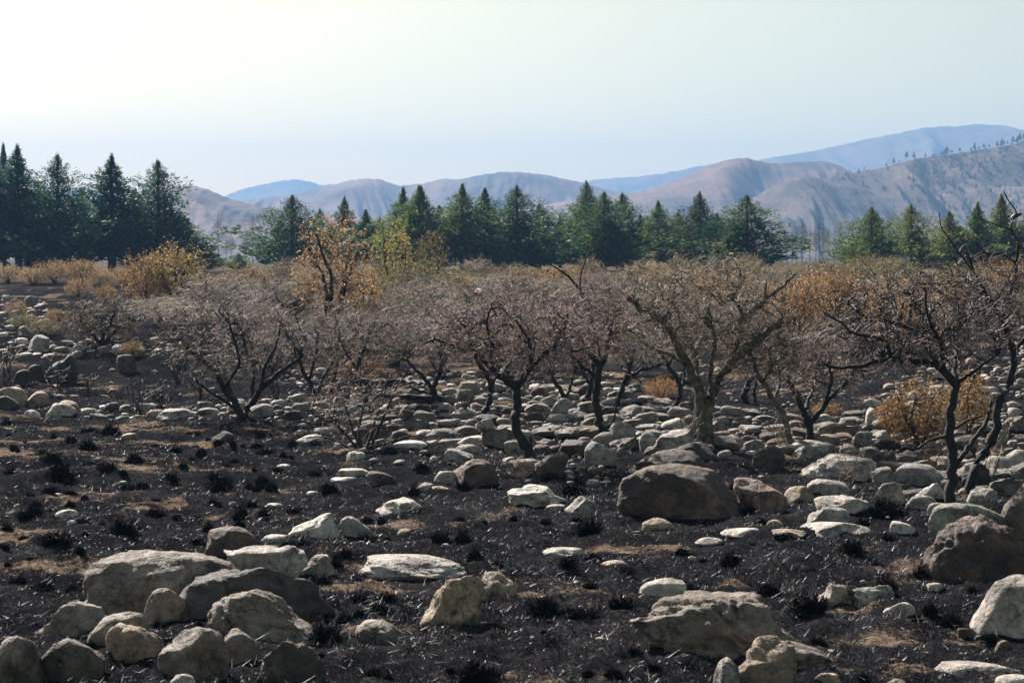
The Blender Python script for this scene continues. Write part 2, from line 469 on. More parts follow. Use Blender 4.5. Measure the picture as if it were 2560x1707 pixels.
RH = hill('burnt_hill', [(1560, 612), (1660, 580), (1720, 560), (1780, 535), (1850, 505), (1950, 474), (2050, 450), (2133, 431), (2167, 427), (2214, 417), (2262, 404), (2310, 394), (2357, 389), (2405, 382), (2452, 375), (2500, 367), (2536, 360), (2560, 351), (2700, 305), (2900, 250), (3200, 220)],
     1700, 1, 330, 0.14, 47, HM2, 360, 76, spurs=((1990, 0.05, 1900, 0.8, 60, 0.05), (2250, 0.25, 2230, 0.9, 90, -0.06), (2500, 0.3, 2330, 1.0, 60, 0.07)))

# ------------------------------------------------------------------ rocks
_ICO = {}
def ico(n):
    if n not in _ICO:
        bm = bmesh.new(); bmesh.ops.create_icosphere(bm, subdivisions=n, radius=1.0)
        v = np.array([w.co[:] for w in bm.verts]); f = np.array([[w.index for w in q.verts] for q in bm.faces])
        bm.free(); _ICO[n] = (v, f)
    return _ICO[n]

def rock_verts(n, seed, rough=1.0, skew=0.0, cuts=5, box=2.3, tilt=0.0, lean=0.05):
    """unit rock: x, y in -1..1, z from -0.8 to 1 (the part below 0 is under ground)"""
    r = np.random.default_rng(seed)
    p = ico(n)[0].copy()
    rad = (np.abs(p) ** box).sum(1) ** (-1.0 / box)
    p = p * rad[:, None]
    for k in range(cuts):
        nn = r.normal(size=3); nn[2] = nn[2] * (0.7 if k % 3 == 2 else 0.3) + 0.1; nn /= np.linalg.norm(nn)
        o = r.uniform(0.54, 0.92)
        d = p @ nn - (o if k % 3 != 2 else max(o, 0.8))
        p = p - np.outer(np.where(d > 0, d * 0.94, 0), nn)
    s = seed * 1.37 % 91
    q = p + s
    lo = np.stack([vn3(q[:, 0] * 0.9, q[:, 1] * 0.9, q[:, 2] * 0.9, seed % 997 + k) for k in range(3)], -1)
    p = p + 0.20 * rough * lo
    nr = p / np.maximum(np.linalg.norm(p, axis=1), 1e-6)[:, None]
    a = 0.07 * vn3(q[:, 0] * 2.3, q[:, 1] * 2.3, q[:, 2] * 2.3, seed % 991)
    if n >= 3:
        rd = 1 - np.abs(vn3(q[:, 0] * 3.4 + 4, q[:, 1] * 3.4, q[:, 2] * 3.0, seed % 983))
        a = a - 0.06 * np.clip(rd - 0.72, 0, 1) * 4 * max(rough - 0.2, 0.3)
        a = a + 0.034 * vn3(q[:, 0] * 6.5, q[:, 1] * 6.5, q[:, 2] * 6.5, seed % 977)
    if n >= 4:
        a = a + 0.027 * vn3(q[:, 0] * 15, q[:, 1] * 15, q[:, 2] * 15, seed % 971)
    if n >= 5:
        a = a + 0.017 * vn3(q[:, 0] * 33, q[:, 1] * 33, q[:, 2] * 33, seed % 967)
    p = p + nr * (a * rough)[:, None]
    if tilt:
        c, t = math.cos(tilt), math.sin(tilt)
        p = np.stack([p[:, 0] * c - p[:, 2] * t, p[:, 1], p[:, 0] * t + p[:, 2] * c], -1)
    p[:, 0] += skew * np.clip(p[:, 2] + 0.2, 0, 2) * 0.6
    p[:, 1] += lean * p[:, 2]
    mn, mx = p.min(0), p.max(0)
    p = (p - mn) / (mx - mn) * 2 - 1
    p[:, 2] = (p[:, 2] + 1) / 2 * 1.8 - 0.8
    return p

TAKEN = []      # (px, py, half width) of everything on the ground, for spacing
def rock(x0, y0, x1, y1, m, label, rough=1.0, skew=0.0, tilt=0.0, cuts=5, depth=0.75, name='boulder', cat=None, seed=None, group=None):
    w, h = x1 - x0, y1 - y0
    g = ground_at((x0 + x1) / 2, y1 - 0.02 * h)
    d0 = g.y
    W = w / F * d0; Dp = W * depth
    d = d0 + Dp * 0.5
    W = w / F * d; H = h / F * d
    Dp = min(max(Dp, H * 0.8), H * 4 + 0.2)
    d = d0 + Dp * 0.45
    X = at_depth((x0 + x1) / 2, y1, d).x
    zt = at_depth((x0 + x1) / 2, y0, d).z
    zb = float(gz(X, d, False))
    Hh = max(zt - zb, 0.35 * H)
    n = 5 if w > 230 else 4 if w > 80 else 3 if w > 30 else 2
    if seed is None: seed = int(x0 * 7 + y0 * 13) % 9973
    v = rock_verts(n, seed, rough, skew, cuts + 3, 1.95 + 0.3 * ((seed % 7) / 7), tilt, 0.08)
    v = v * np.array([W / 2, Dp / 2, Hh])
    o = link(name, mesh_np(name, v, ico(n)[1], RM[m], True), None, (X, d, zb))
    tag(o, label, cat or name, group)
    TAKEN.append(((x0 + x1) / 2, y1 - h * 0.3, w / 2, h))
    return o

ROCKS = [
 # foreground, left group
 (199,1377,600,1540,'olive','long whale-backed grey boulder, biggest of the front left group',.75,.25,.12,4),
 (435,1413,852,1569,'dark','broad dark olive-brown dome boulder right behind the pointed grey one in front',.9,-.1,-.1,5),
 (514,1481,797,1613,'olive','grey boulder with pitted top and long tail sloping right, front left group',1.1,-.5,-.18,6),
 (504,1313,652,1390,'brown','smooth purple-brown boulder at the back of the front left group',.7,.2,.1,3),
 (560,1362,770,1460,'pale','pale lumpy boulder wedged behind the dark dome boulder',1.2,.1,0,6),
 (740,1384,842,1440,'pale','small pale boulder at the right end of the front left group',1.2,0,-.2,5),
 (355,1470,472,1558,'tan','small rounded tan boulder between the whale-backed and dome boulders',.8,.1,0,4),
 (84,1500,278,1597,'olive','rough tan boulder at the left foot of the whale-backed boulder',1.3,.3,.1,6),
 (216,1529,373,1620,'olive','half-hidden grey boulder behind the small peaked brown one',.8,.1,0,4),
 (263,1556,410,1652,'tan','small peaked brown boulder with a lit ridge, front left group',1.0,0,-.1,6),
 (395,1563,574,1695,'olive','upright grey boulder with ochre streaks near the bottom left edge',1.0,-.1,0,6),
 (541,1573,640,1655,'olive','small grey boulder tucked against the upright ochre-streaked one',.8,0,0,4),
 (640,1597,815,1712,'dark','crusted dark boulder with a bright crumbly top at the bottom edge',1.7,-.2,-.15,7),
 (-30,1585,124,1720,'olive','grey boulder cut by the bottom left corner of the picture',.9,0,0,4),
 (106,1593,267,1700,'dark','dark lumpy boulder beside the bottom left corner boulder',1.2,.1,0,6),
 (422,1684,492,1725,'pale','pale boulder tip poking up at the bottom edge',.8,.1,0,4),
 (704,1282,852,1347,'white','white slanting boulder with a dark right end, behind the front left group',1.3,.9,.25,6),
 (652,1335,728,1357,'white','low white stone touching the white slanting boulder',1.1,.2,0,4),
 (850,1289,938,1343,'grey','grey rounded boulder just right of the white slanting one',.9,-.3,-.1,4),
 # foreground, middle
 (896,1388,1168,1448,'pale','long low pale boulder with an orange soil edge, middle foreground',.7,-.2,-.08,4),
 (1047,1433,1215,1572,'tan','angular tan boulder with a steep lit left face, middle foreground',1.6,.7,.2,8),
 (1180,1430,1296,1502,'tan','rough tan block leaning on the angular boulder, middle foreground',1.6,.1,0,7),
 (1355,1368,1468,1397,'pale','flat pale stone left of a burnt tuft, middle foreground',.9,-.2,0,5),
 (1594,1443,1716,1498,'pale','pale pointed boulder half covered by a black tuft',.8,.3,.15,4),
 (1572,1486,2062,1655,'olive','huge pitted grey boulder with long tail right, lower right foreground',1.35,-.5,-.16,6),
 (887,1550,1011,1612,'olive','half-buried grey stone sloping into the ash, lower middle',.8,-.4,-.3,4),
 (938,1243,1079,1284,'pale','pale arched boulder with a yellowish right end, centre of the ash flat',1.1,-.2,-.1,5),
 (1267,1214,1417,1267,'white','white craggy boulder with a dark right flank left of the big dark dome',1.6,-.1,-.1,7),
 (1358,1260,1415,1276,'pale','flat pale slab lying at the foot of the white craggy boulder',.7,0,0,4),
 (1410,1240,1505,1292,'grey','grey boulder with knobbly right end before the big dark dome',1.2,-.3,-.1,5),
 (1603,1294,1687,1328,'tan','small smooth brown stone in front of the big dark dome',.7,-.3,-.1,4),
 (993,1322,1035,1337,'tan','little tan stone on the ash in the centre foreground',.8,0,0,3),
 (1500,1400,1572,1419,'tan','low orange-tinted stone beside a tuft, right of centre foreground',.9,.2,0,4),
 (1486,1592,1515,1604,'white','tiny white chip of stone left of the huge pitted boulder',1,0,0,4),
 (1839,1591,1992,1715,'tan','knobbly tan boulder standing before the huge pitted boulder',1.3,0,.05,7),
 (1784,1642,1852,1720,'pale','pale boulder behind the left shoulder of the knobbly tan one',1.0,.1,0,5),
 # foreground, right
 (2296,1287,2575,1458,'brown','big purple-brown boulder with wrinkled face at the right edge',1.1,.1,.05,5),
 (2318,1256,2510,1345,'lichen','pale boulder with yellow lichen behind the purple-brown one',.8,0,0,4),
 (2490,1196,2640,1360,'olive','tall grey boulder with rusty streak at the right edge',1.0,.2,0,5),
 (2428,1441,2640,1595,'pale','smooth pale boulder cut by the right edge, lower right',.8,.1,0,4),
 (2036,1454,2170,1512,'pale','jagged pale outcrop stone right of the huge pitted boulder',1.8,.1,.1,8),
 (2130,1462,2243,1514,'grey','jagged grey outcrop stone with a cleft on its left',1.7,-.3,-.15,8),
 (2206,1503,2287,1536,'pale','low pale stone just below the jagged outcrop',.9,.1,0,4),
 (2329,1655,2555,1697,'pale','long flat pale slab near the bottom right corner',.7,-.1,-.04,5),
 (2480,1684,2600,1735,'pale','pale stone in the bottom right corner before the flat slab',.7,0,0,4),
 (2036,1680,2102,1716,'tan','small tan stone at the bottom edge right of the knobbly boulder',1.0,0,0,5),
 (2205,1697,2275,1730,'tan','tan stone barely showing at the bottom edge',.9,0,0,4),
 (2484,1598,2540,1636,'brown','small dark brick-shaped stone in the lower right ash',.9,-.2,0,9),
 (2391,1569,2430,1594,'brown','small brown stone left of the smooth pale edge boulder',.9,-.1,0,6),
 (2316,1456,2366,1476,'pale','small pale oval stone beneath the purple-brown boulder',.9,-.1,0,4),
 # right middle
 (1541,1158,1868,1302,'brown','big dark half-dome boulder, largest in the right middle',.65,-.2,-.1,3),
 (1832,1195,1970,1287,'pink','pinkish lumpy boulder with dark front beside the big dark dome',1.4,-.3,-.1,6),
 (1570,1122,1765,1190,'brown','slanting red-brown boulder behind the big dark dome',1.1,.5,.2,5),
 (1690,1105,1808,1160,'dark','dark grey boulder behind the right shoulder of the big dark dome',.8,-.3,-.1,4),
 (1880,1110,1962,1172,'dark','dark egg-shaped boulder right of the lichen-covered tree',.8,0,0,4),
 (1857,1098,1916,1130,'grey','grey stone peeping over the dark egg-shaped boulder',.8,0,0,4),
 (1989,1133,2223,1205,'pale','very long pale boulder lying before the low twin-stemmed tree',.8,-.1,-.06,5),
 (1968,1100,2068,1142,'pale','rounded pale boulder behind the left end of the very long one',.7,.2,0,4),
 (1978,1112,2058,1152,'grey','grey boulder overlapping the left end of the very long pale boulder',.7,.2,.05,4),
 (2223,1158,2364,1220,'grey','rounded grey boulder left of the right-hand charred trunk',.7,-.1,0,4),
 (2179,1126,2242,1178,'dark','dark round boulder at the right end of the very long pale one',.9,0,0,4),
 (2129,1078,2182,1118,'grey','blocky grey stone behind the very long pale boulder',.9,0,0,6),
 (2137,1115,2202,1137,'pale','flat pale stone above the very long pale boulder',.8,0,0,4),
 (2069,1174,2132,1202,'white','white stone in front of the very long pale boulder',.9,.1,0,4),
 (2455,1140,2530,1196,'grey','grey-white boulder right of the leaning charred trunk',.9,-.1,0,4),
 (2506,1123,2575,1170,'grey','grey boulder at the right edge above the rusty-streaked one',.8,0,0,4),
 (1996,1265,2128,1319,'grey','grey boulder with a pointed left end before the tan round stone',1.2,.2,.1,6),
 (2036,1238,2182,1292,'pale','pale cracked boulder dome behind the pointed grey boulder',1.2,-.1,0,6),
 (1956,1214,2036,1257,'tan','rounded tan stone with rusty cheek right of the pinkish boulder',.8,-.1,0,4),
 (1916,1298,1958,1320,'tan','small egg-shaped yellowish stone below the pinkish boulder',.4,0,0,1),
 (2000,1306,2185,1344,'pale','long thin pale slab lying tilted in the right foreground ash',.8,.2,.18,5),
 (1800,1320,1914,1344,'pale','flat pale slab half sunk in ash, right of the big dark dome',.8,.1,.05,5),
 (1736,1343,1808,1359,'pale','thin pale stone half sunk in ash below the big dark dome',.8,.1,0,4),
 (1930,1322,2020,1342,'tan','flat tan slab left of the long thin pale slab',.8,-.1,-.05,4),
 (2221,1302,2289,1330,'white','whitish humped stone left of the purple-brown boulder',1.2,-.1,0,5),
 (2183,1204,2266,1260,'grey','grey drum-shaped boulder left of the right-hand charred trunk base',.7,.1,0,4),
 (2283,1208,2364,1264,'white','bluish white angular boulder touching the right-hand charred trunk',1.3,.1,0,7),
 (2263,1236,2342,1274,'grey','low grey stone before the bluish white angular boulder',.9,-.1,0,4),
 (2318,1256,2388,1300,'grey','grey pointed stone left of the lichen-spotted boulder',.9,.1,0,5),
 (2413,1220,2495,1264,'grey','dark grey stone between the two right-hand charred trunks and the edge',.8,-.1,0,4),
 (2014,1197,2133,1243,'grey','smooth grey slab sloping right above the cracked dome boulder',.6,-.4,-.15,3),
 # centre
 (1131,1147,1247,1214,'brown','orange-brown boulder left of the curved black trunk',1.2,.1,.05,6),
 (1084,1177,1141,1207,'grey','small grey stone at the left of the orange-brown boulder',.8,.2,0,4),
 (1334,1129,1421,1197,'dark','upright grey-brown boulder right of the curved black trunk',1.0,.1,0,6),
 (1254,1147,1375,1196,'pink','pinkish boulder with pale top at the foot of the curved trunk',1.0,.1,0,5),
 (1460,1103,1542,1164,'grey','greenish grey egg-shaped boulder standing alone right of the curved trunk',.5,.15,.1,2),
 (914,1177,995,1218,'dark','dark rounded boulder on the ash left of the orange-brown one',.8,0,-.05,4),
 (843,1170,927,1193,'pale','flat pale boulder behind the dark rounded one on the ash',.8,.1,0,4),
 (815,1192,895,1210,'white','ragged white slab on the ash left of the dark rounded boulder',1.5,0,0,6),
 (863,1128,914,1155,'white','white stone on the ash below the bare many-stemmed bush',.9,.1,0,4),
 (1040,1206,1086,1226,'pale','small pale stone on the ash below the orange-brown boulder',.9,0,0,4),
 (1080,1214,1126,1229,'pink','low pinkish stone on the ash below the orange-brown boulder',.9,0,0,4),
 (879,1050,978,1096,'dark','round dark boulder behind the bare many-stemmed bush',.8,0,0,4),
 (980,1075,1031,1104,'dark','small dark boulder right of the bare many-stemmed bush',.8,0,0,4),
 (976,1101,1068,1120,'white','flat white boulder right of the bare many-stemmed bush base',.7,.1,0,4),
 (1142,1088,1240,1114,'pale','flat pale boulder left of the middle of the curved trunk',.8,.1,0,4),
 (1135,1110,1203,1133,'grey','low grey boulder under the flat pale one left of the curved trunk',.8,0,0,4),
 (1102,1120,1192,1151,'grey','grey twin-humped boulder left of the foot of the curved trunk',1.1,-.1,0,5),
 (1391,1100,1488,1140,'brown','wide brown boulder left of the greenish egg-shaped one',.8,-.1,0,4),
 (1327,1110,1380,1138,'brown','brown boulder just right of the curved trunk base',.9,-.1,0,4),
 (1305,1029,1360,1056,'dark','dark loaf-shaped stone right of the middle of the curved trunk',.6,0,0,3),
 (1632,1072,1747,1138,'pale','large pale boulder at the left foot of the lichen-covered tree',.7,.1,0,4),
 (1597,1081,1649,1126,'grey','grey boulder left of the large pale one by the lichen-covered tree',.8,0,0,4),
 (1526,1053,1592,1112,'grey','tall grey boulder right of the second black trunk',.8,-.1,0,4),
 (1649,1044,1722,1074,'pale','pale rounded boulder above the large pale one by the lichen-covered tree',.6,0,0,3),
 (998,1012,1043,1052,'dark','dark grey block-like boulder under the leaning charred tree',.8,0,0,5),
 (1185,1035,1258,1058,'dark','dark flat-topped stone left of the curved trunk',.8,0,0,6),
 # left middle
 (66,837,126,881,'grey','grey peaked boulder on the far left bank',.9,.2,0,5),
 (-10,967,70,1016,'tan','wide tan boulder at the left edge of the stone belt',.8,0,0,4),
 (64,978,124,1016,'tan','rounded tan boulder leaning on the wide one at the left edge',.7,.2,.1,4),
 (-8,989,50,1024,'dark','dark rounded stone below the wide tan boulder at the left edge',.8,0,0,4),
 (110,1007,188,1045,'white','bright white boulder at the left end of the stone belt',.9,.1,-.05,5),
 (137,1000,203,1030,'tan','tan boulder behind the bright white one, left stone belt',.8,-.2,-.1,4),
 (58,1024,100,1043,'white','small white stone left of the bright white boulder',.8,0,0,4),
 (66,911,115,957,'dark','dark round boulder on the left slope',.8,0,0,4),
 (36,923,75,963,'dark','dark rounded boulder left of another on the left slope',.8,0,0,4),
 (117,885,196,957,'dark','dark bulky boulder with brush before it on the left slope',1.1,.1,0,5),
 (278,859,340,881,'pale','pale flat boulder on top of the left bank',.7,.1,0,4),
 (290,886,346,935,'dark','rough dark boulder on the left slope below the pale flat one',1.3,-.3,0,6),
 (268,971,305,996,'brown','small brown boulder alone on the left slope',.7,0,0,4),
 (376,973,412,1005,'brown','brown square-shaped stone on the slope left of the low spreading tree',.8,0,0,7),
 (618,1009,689,1046,'grey','dark-fronted dome boulder right of the low spreading tree',.6,-.1,0,3),
 (389,1020,488,1048,'grey','wide grey boulder in the stone belt left of the low spreading tree',1.0,.1,0,5),
 (490,1018,552,1042,'pale','pale wedge boulder just left of the low spreading tree base',1.0,.2,.1,5),
 (740,1086,816,1106,'white','flat white stone alone on the ash below the stone belt',.7,0,0,4),
 (779,1066,850,1089,'pale','pale boulder with soot stains above the flat white stone on the ash',.9,0,0,4),
 (733,1073,775,1089,'tan','small tan stone left of the soot-stained pale boulder',.8,0,0,4),
 (528,1077,588,1104,'dark','small dark boulder on the ash below the low spreading tree',.8,0,0,4),
 (303,1082,348,1100,'tan','tan flat stone beside a black tuft on the left ash flat',.7,-.1,0,4),
 (137,1273,194,1292,'white','white stone alone on the left ash flat',.6,.2,0,3),
 (168,1300,192,1311,'white','small pale chip just below the lone white stone on the left',.7,0,0,4),
 (660,1257,706,1268,'white','thin white stone on the ash above the white slanting boulder',.8,0,0,4),
 (765,1227,797,1239,'white','small thin white stone left of a black tuft on the ash',.8,0,0,4),
 (572,1254,590,1262,'pale','tiny pale stone on the left middle ash',.7,0,0,3),
 (202,1233,216,1244,'pink','tiny pinkish stone on the left ash flat',.7,0,0,3),
 (111,1249,124,1259,'pink','tiny pink pebble at the far left of the ash flat',.7,0,0,3),
 (378,1152,394,1160,'white','tiny white stone among tufts on the left ash flat',.7,0,0,3),
 (690,1160,728,1173,'white','little white stone on the ash left of the dark rounded boulder',.8,0,0,4),
 (868,1015,905,1036,'grey','grey stone behind the bare bush beside the blackened stump',.8,0,0,4),
 (2162,1019,2194,1060,'pale','upright pale stone on the right bank slope',.8,.1,0,4),
]
for r_ in ROCKS:
    w_ = r_[2] - r_[0]
    rock(*r_[:5], label=r_[5], rough=r_[6], skew=r_[7], tilt=r_[8], cuts=r_[9], name='boulder' if w_ > 60 else 'stone')

# ---- landmarks used to describe the many smaller things
LAND = [
 (607, 1045, 'the low spreading tree'), (1322, 1140, 'the curved black trunk'), (1512, 1095, 'the second black trunk'),
 (1762, 1100, 'the lichen-covered tree'), (2025, 1105, 'the twin-stemmed tree'), (2372, 1255, 'the right-hand charred trunk'),
 (1128, 1021, 'the leaning charred tree'), (895, 1122, 'the bare many-stemmed bush'), (255, 862, 'the small tree on the left bank'),
 (1704, 1300, 'the big dark dome boulder'), (2430, 1455, 'the purple-brown boulder'), (1800, 1640, 'the huge pitted boulder'),
 (400, 1530, 'the whale-backed boulder'), (770, 1345, 'the white slanting boulder'), (1030, 1445, 'the long low pale boulder'),
 (1120, 1565, 'the angular tan boulder'), (2105, 1203, 'the very long pale boulder'), (1010, 1283, 'the pale arched boulder'),
 (1870, 1010, 'the blackened stump'), (150, 1043, 'the bright white boulder'), (2100, 1510, 'the jagged outcrop'),
 (1340, 1266, 'the white craggy boulder'), (955, 1215, 'the dark rounded boulder on the ash'), (2180, 1058, 'the upright stone on the right bank'),
 (1415, 690, 'the dark conifer group'), (415, 760, 'the golden-yellow bush'), (840, 850, 'the orange-leaved tree'), (30, 880, 'the left edge'),
 (2300, 1130, 'the rusty-leaved shrub'), (308, 930, 'the rough dark boulder'), (653, 1045, 'the dark-fronted dome boulder'),
 (160, 1285, 'the lone white stone'),
]
ORD = ['nearest', 'second nearest', 'third nearest', 'fourth nearest', 'fifth nearest', 'sixth nearest', 'seventh nearest', 'eighth nearest', 'ninth nearest', 'tenth nearest',
       'eleventh nearest', 'twelfth nearest', 'thirteenth nearest', 'fourteenth nearest', 'fifteenth nearest', 'sixteenth nearest', 'seventeenth nearest', 'eighteenth nearest', 'nineteenth nearest', 'twentieth nearest']
def autolabel(items, fmt, land=None):
    """items: list of (object, px, py, descr); sets labels that single each one out by its nearest landmark"""
    land = land or LAND
    buckets = {}
    for o, x, y, de in items:
        j = min(range(len(land)), key=lambda k: (land[k][0] - x) ** 2 + (1.6 * (land[k][1] - y)) ** 2)
        dx, dy = x - land[j][0], (y - land[j][1]) * 1.6
        rel = ('right of' if dx > 0 else 'left of') if abs(dx) > abs(dy) else ('in front of' if dy > 0 else 'behind')
        buckets.setdefault((de, rel, land[j][2]), []).append((dx * dx + dy * dy, o))
    for (de, rel, ph), lst in buckets.items():
        lst.sort(key=lambda q: q[0])
        for k, (_, o) in enumerate(lst):
            od = '' if len(lst) == 1 else (', ' + ORD[min(k, len(ORD) - 1)] + ' one')
            lb = fmt.format(d=de, o=od, r=rel, p=ph)
            o['label'] = lb if len(lb.split()) <= 16 else lb.replace('large ', '').replace(' on the ash', '')

# ---- the stone bed: regions of the photo where cobbles lie on the ground, with their size range in pixels
def inpoly(x, y, poly):
    c = False; j = len(poly) - 1
    for i in range(len(poly)):
        xi, yi = poly[i]; xj, yj = poly[j]
        if (yi > y) != (yj > y) and x < (xj - xi) * (y - yi) / (yj - yi) + xi: c = not c
        j = i
    return c

REG = [
 ([(940, 990), (1500, 960), (1700, 1010), (2000, 1050), (2150, 1040), (2600, 1060), (2600, 1235), (2250, 1255), (2000, 1140), (1640, 1135), (1300, 1130), (1060, 1110), (930, 1060)], 2300, 11, 78, 0.72),
 ([(195, 1025), (480, 1018), (700, 1000), (950, 985), (960, 1060), (800, 1062), (640, 1048), (230, 1052)], 190, 14, 60, 0.85),
 ([(0, 862), (330, 850), (560, 885), (600, 905), (330, 888), (0, 900)], 150, 9, 42, 0.8),
 ([(0, 745), (110, 745), (150, 830), (0, 850)], 60, 9, 38, 0.9),
 ([(0, 905), (520, 905), (560, 1000), (150, 1000), (0, 960)], 40, 7, 30, 0.8),
 ([(2130, 1050), (2250, 950), (2400, 860), (2600, 780), (2600, 1060), (2300, 1090)], 560, 11, 52, 0.75),
 ([(700, 925), (1500, 925), (1650, 985), (950, 990), (700, 985)], 190, 9, 30, 0.85),
 ([(590, 702), (770, 702), (770, 716), (590, 716)], 40, 6, 14, 0.9),
 ([(1680, 900), (2200, 890), (2100, 1040), (1700, 1010)], 120, 10, 28, 0.9),
 ([(0, 1075), (2560, 1140), (2560, 1700), (0, 1700)], 130, 8, 24, 0.9),
 ([(700, 1040), (1000, 1060), (1300, 1130), (1560, 1150), (1500, 1230), (950, 1160), (700, 1090)], 70, 12, 34, 0.9),
]
cand = []
def clash(x, y, hw, k):
    for (ax, ay, aw, ah) in TAKEN:
        if abs(ay - y) < (aw + hw) * 0.36 * k and abs(ax - x) < (aw + hw) * 0.80 * k: return True
    return False
for poly, n, s0, s1, k in REG:
    xs = [p[0] for p in poly]; ysr = [p[1] for p in poly]
    sizes = np.sort(s0 + (s1 - s0) * rng.random(n) ** 3.0)[::-1]
    for s in sizes:
        for tr in range(14):
            x = rng.uniform(min(xs), max(xs)); y = rng.uniform(min(ysr), max(ysr))
            sp_ = s * min(max((y - 640) / 430.0, 0.5), 1.3) if s1 > 50 else s
            if n > 400 and sp_ < 34 and vn2(x / 75.0, y / 28.0, 91) < -0.28: continue
            if inpoly(x, y, poly) and not clash(x, y, sp_ / 2, k): break
        else: continue
        TAKEN.append((x, y, sp_ / 2, sp_ * 0.5)); cand.append((sp_, x, y))
cand.sort(reverse=True)
BEDM = ['pale', 'grey', 'pale', 'grey', 'olive', 'grey', 'tan', 'pale', 'dark', 'white', 'grey', 'olive', 'white', 'pink', 'pale', 'pale']
WORD = {'pale': 'pale', 'white': 'whitish', 'grey': 'grey', 'tan': 'tan', 'dark': 'dark', 'brown': 'brown', 'pink': 'pinkish', 'olive': 'olive-grey'}
protos = {}
for mname in set(BEDM):
    protos[mname] = [mesh_np('cobble', rock_verts(3, 500 + 17 * k + len(mname) * 3, 1.1 + 0.22 * k, 0.35 * (k % 3 - 1), 7 + k % 5, 2.2, 0.2 * (k % 3 - 1)), ico(3)[1], RM[mname], True) for k in range(5)]
def cobble_place(s, x, y):
    g = ground_at(x, y)
    W = s / F * g.y
    asp = rng.uniform(0.5, 0.95)
    return g, W, asp, rng.uniform(0.28, 0.78), rng.uniform(-0.9, 0.9)
NIND = 300 - len(ROCKS)
items = []
for i, (s, x, y) in enumerate(cand[:NIND]):
    g, W, asp, hh, rz = cobble_place(s, x, y)
    mn = BEDM[int(rng.integers(len(BEDM)))]
    o = link('cobble', protos[mn][int(rng.integers(5))], None, (g.x, g.y, g.z + W * hh * rng.uniform(-0.12, 0.22)))
    o.scale = (W / 2, W / 2 * asp, W / 2 * hh * 1.1); o.rotation_euler = (rng.uniform(-.1, .1), rng.uniform(-.15, .15), rz + (math.pi if rng.random() < .5 else 0))
    shp = 'flat' if hh < 0.44 else 'rounded' if hh < 0.62 else 'humped'
    tag(o, None, 'stone', 'stones of the dry river bed and banks')
    items.append((o, x, y, ('large ' if s > 48 else '') + shp + ' ' + WORD[mn]))
autolabel(items, '{d} stone {r} {p}{o}')
rest = {}
for (s, x, y) in cand[NIND:]:
    rest.setdefault(BEDM[int(rng.integers(len(BEDM)))], []).append((s, x, y))
for mn, lst in rest.items():
    V, Fc, base = [], [], 0
    for k, (s, x, y) in enumerate(lst):
        n = 2 if s > 19 else 1
        g, W, asp, hh, rz = cobble_place(s, x, y)
        v = rock_verts(n, 3000 + k % 23, 1.5, 0.3 * (k % 3 - 1), 9) * np.array([W / 2, W / 2 * asp, W / 2 * hh * 1.25])
        c, t = math.cos(rz), math.sin(rz)
        v = np.stack([v[:, 0] * c - v[:, 1] * t + g.x, v[:, 0] * t + v[:, 1] * c + g.y, v[:, 2] + g.z + W * hh * (0.35 * ((k * 7 % 11) / 11) - 0.15)], -1)
        V.append(v); Fc.append(ico(n)[1] + base); base += len(v)
    o = link('loose_cobbles', mesh_np('loose_cobbles', np.concatenate(V), np.concatenate(Fc), RM[mn], True))
    tag(o, 'small loose %s cobbles filling the gaps of the river bed' % WORD[mn], 'cobbles', None, 'stuff')

# ------------------------------------------------------------------ burnt stubble (uncountable)
def blades(pos, length, width, lean, r, K=1):
    """thin bent triangles standing on pos"""
    n = len(pos)
    az = r.uniform(0, 2 * np.pi, n)
    le = np.clip(r.normal(lean, 0.35, n), 0.05, 1.45)
    dirv = np.stack([np.sin(le) * np.cos(az), np.sin(le) * np.sin(az), np.cos(le)], -1)
    sa = r.uniform(0, np.pi, n)
    side = np.stack([np.cos(sa), np.sin(sa), np.zeros(n)], -1) * (width / 2)[:, None]
    tip = pos + dirv * length[:, None]
    v = np.stack([pos - side, pos + side, tip], 1).reshape(-1, 3)
    f = np.arange(3 * n).reshape(n, 3)
    return v, f

def stubble():
    n0 = 62000
    # tuft centres, denser towards the camera
    d = 10.5 + (46 - 10.5) * rng.random(n0) ** 1.25
    x = rng.uniform(-0.31, 0.31, n0) * (d + 2)
    keep = rng.random(n0) > sandmask(x, d) * 0.5
    keep &= (vn2(x * 1.4, d * 1.4, 61) + 0.6 * rng.random(n0)) > -0.5
    x, d = x[keep], d[keep]
    nb = 5
    m = len(x)
    cx = np.repeat(x, nb) + rng.normal(0, 0.045, m * nb); cy = np.repeat(d, nb) + rng.normal(0, 0.045, m * nb)
    pos = np.stack([cx, cy, gz(cx, cy) - 0.004], -1)
    ln = rng.uniform(0.02, 0.075, m * nb) * np.repeat(rng.uniform(0.5, 1.5, m) * (0.8 + 0.5 * vn2(x * 0.9, d * 0.9, 66)), nb)
    v, f = blades(pos, ln, rng.uniform(0.006, 0.014, m * nb), 0.95, rng)
    o = link('burnt_stubble', mesh_np('burnt_stubble', v, f, M_BLADE))
    tag(o, 'short burnt grass stubble and ash litter covering the flat', 'grass', None, 'stuff')
stubble()
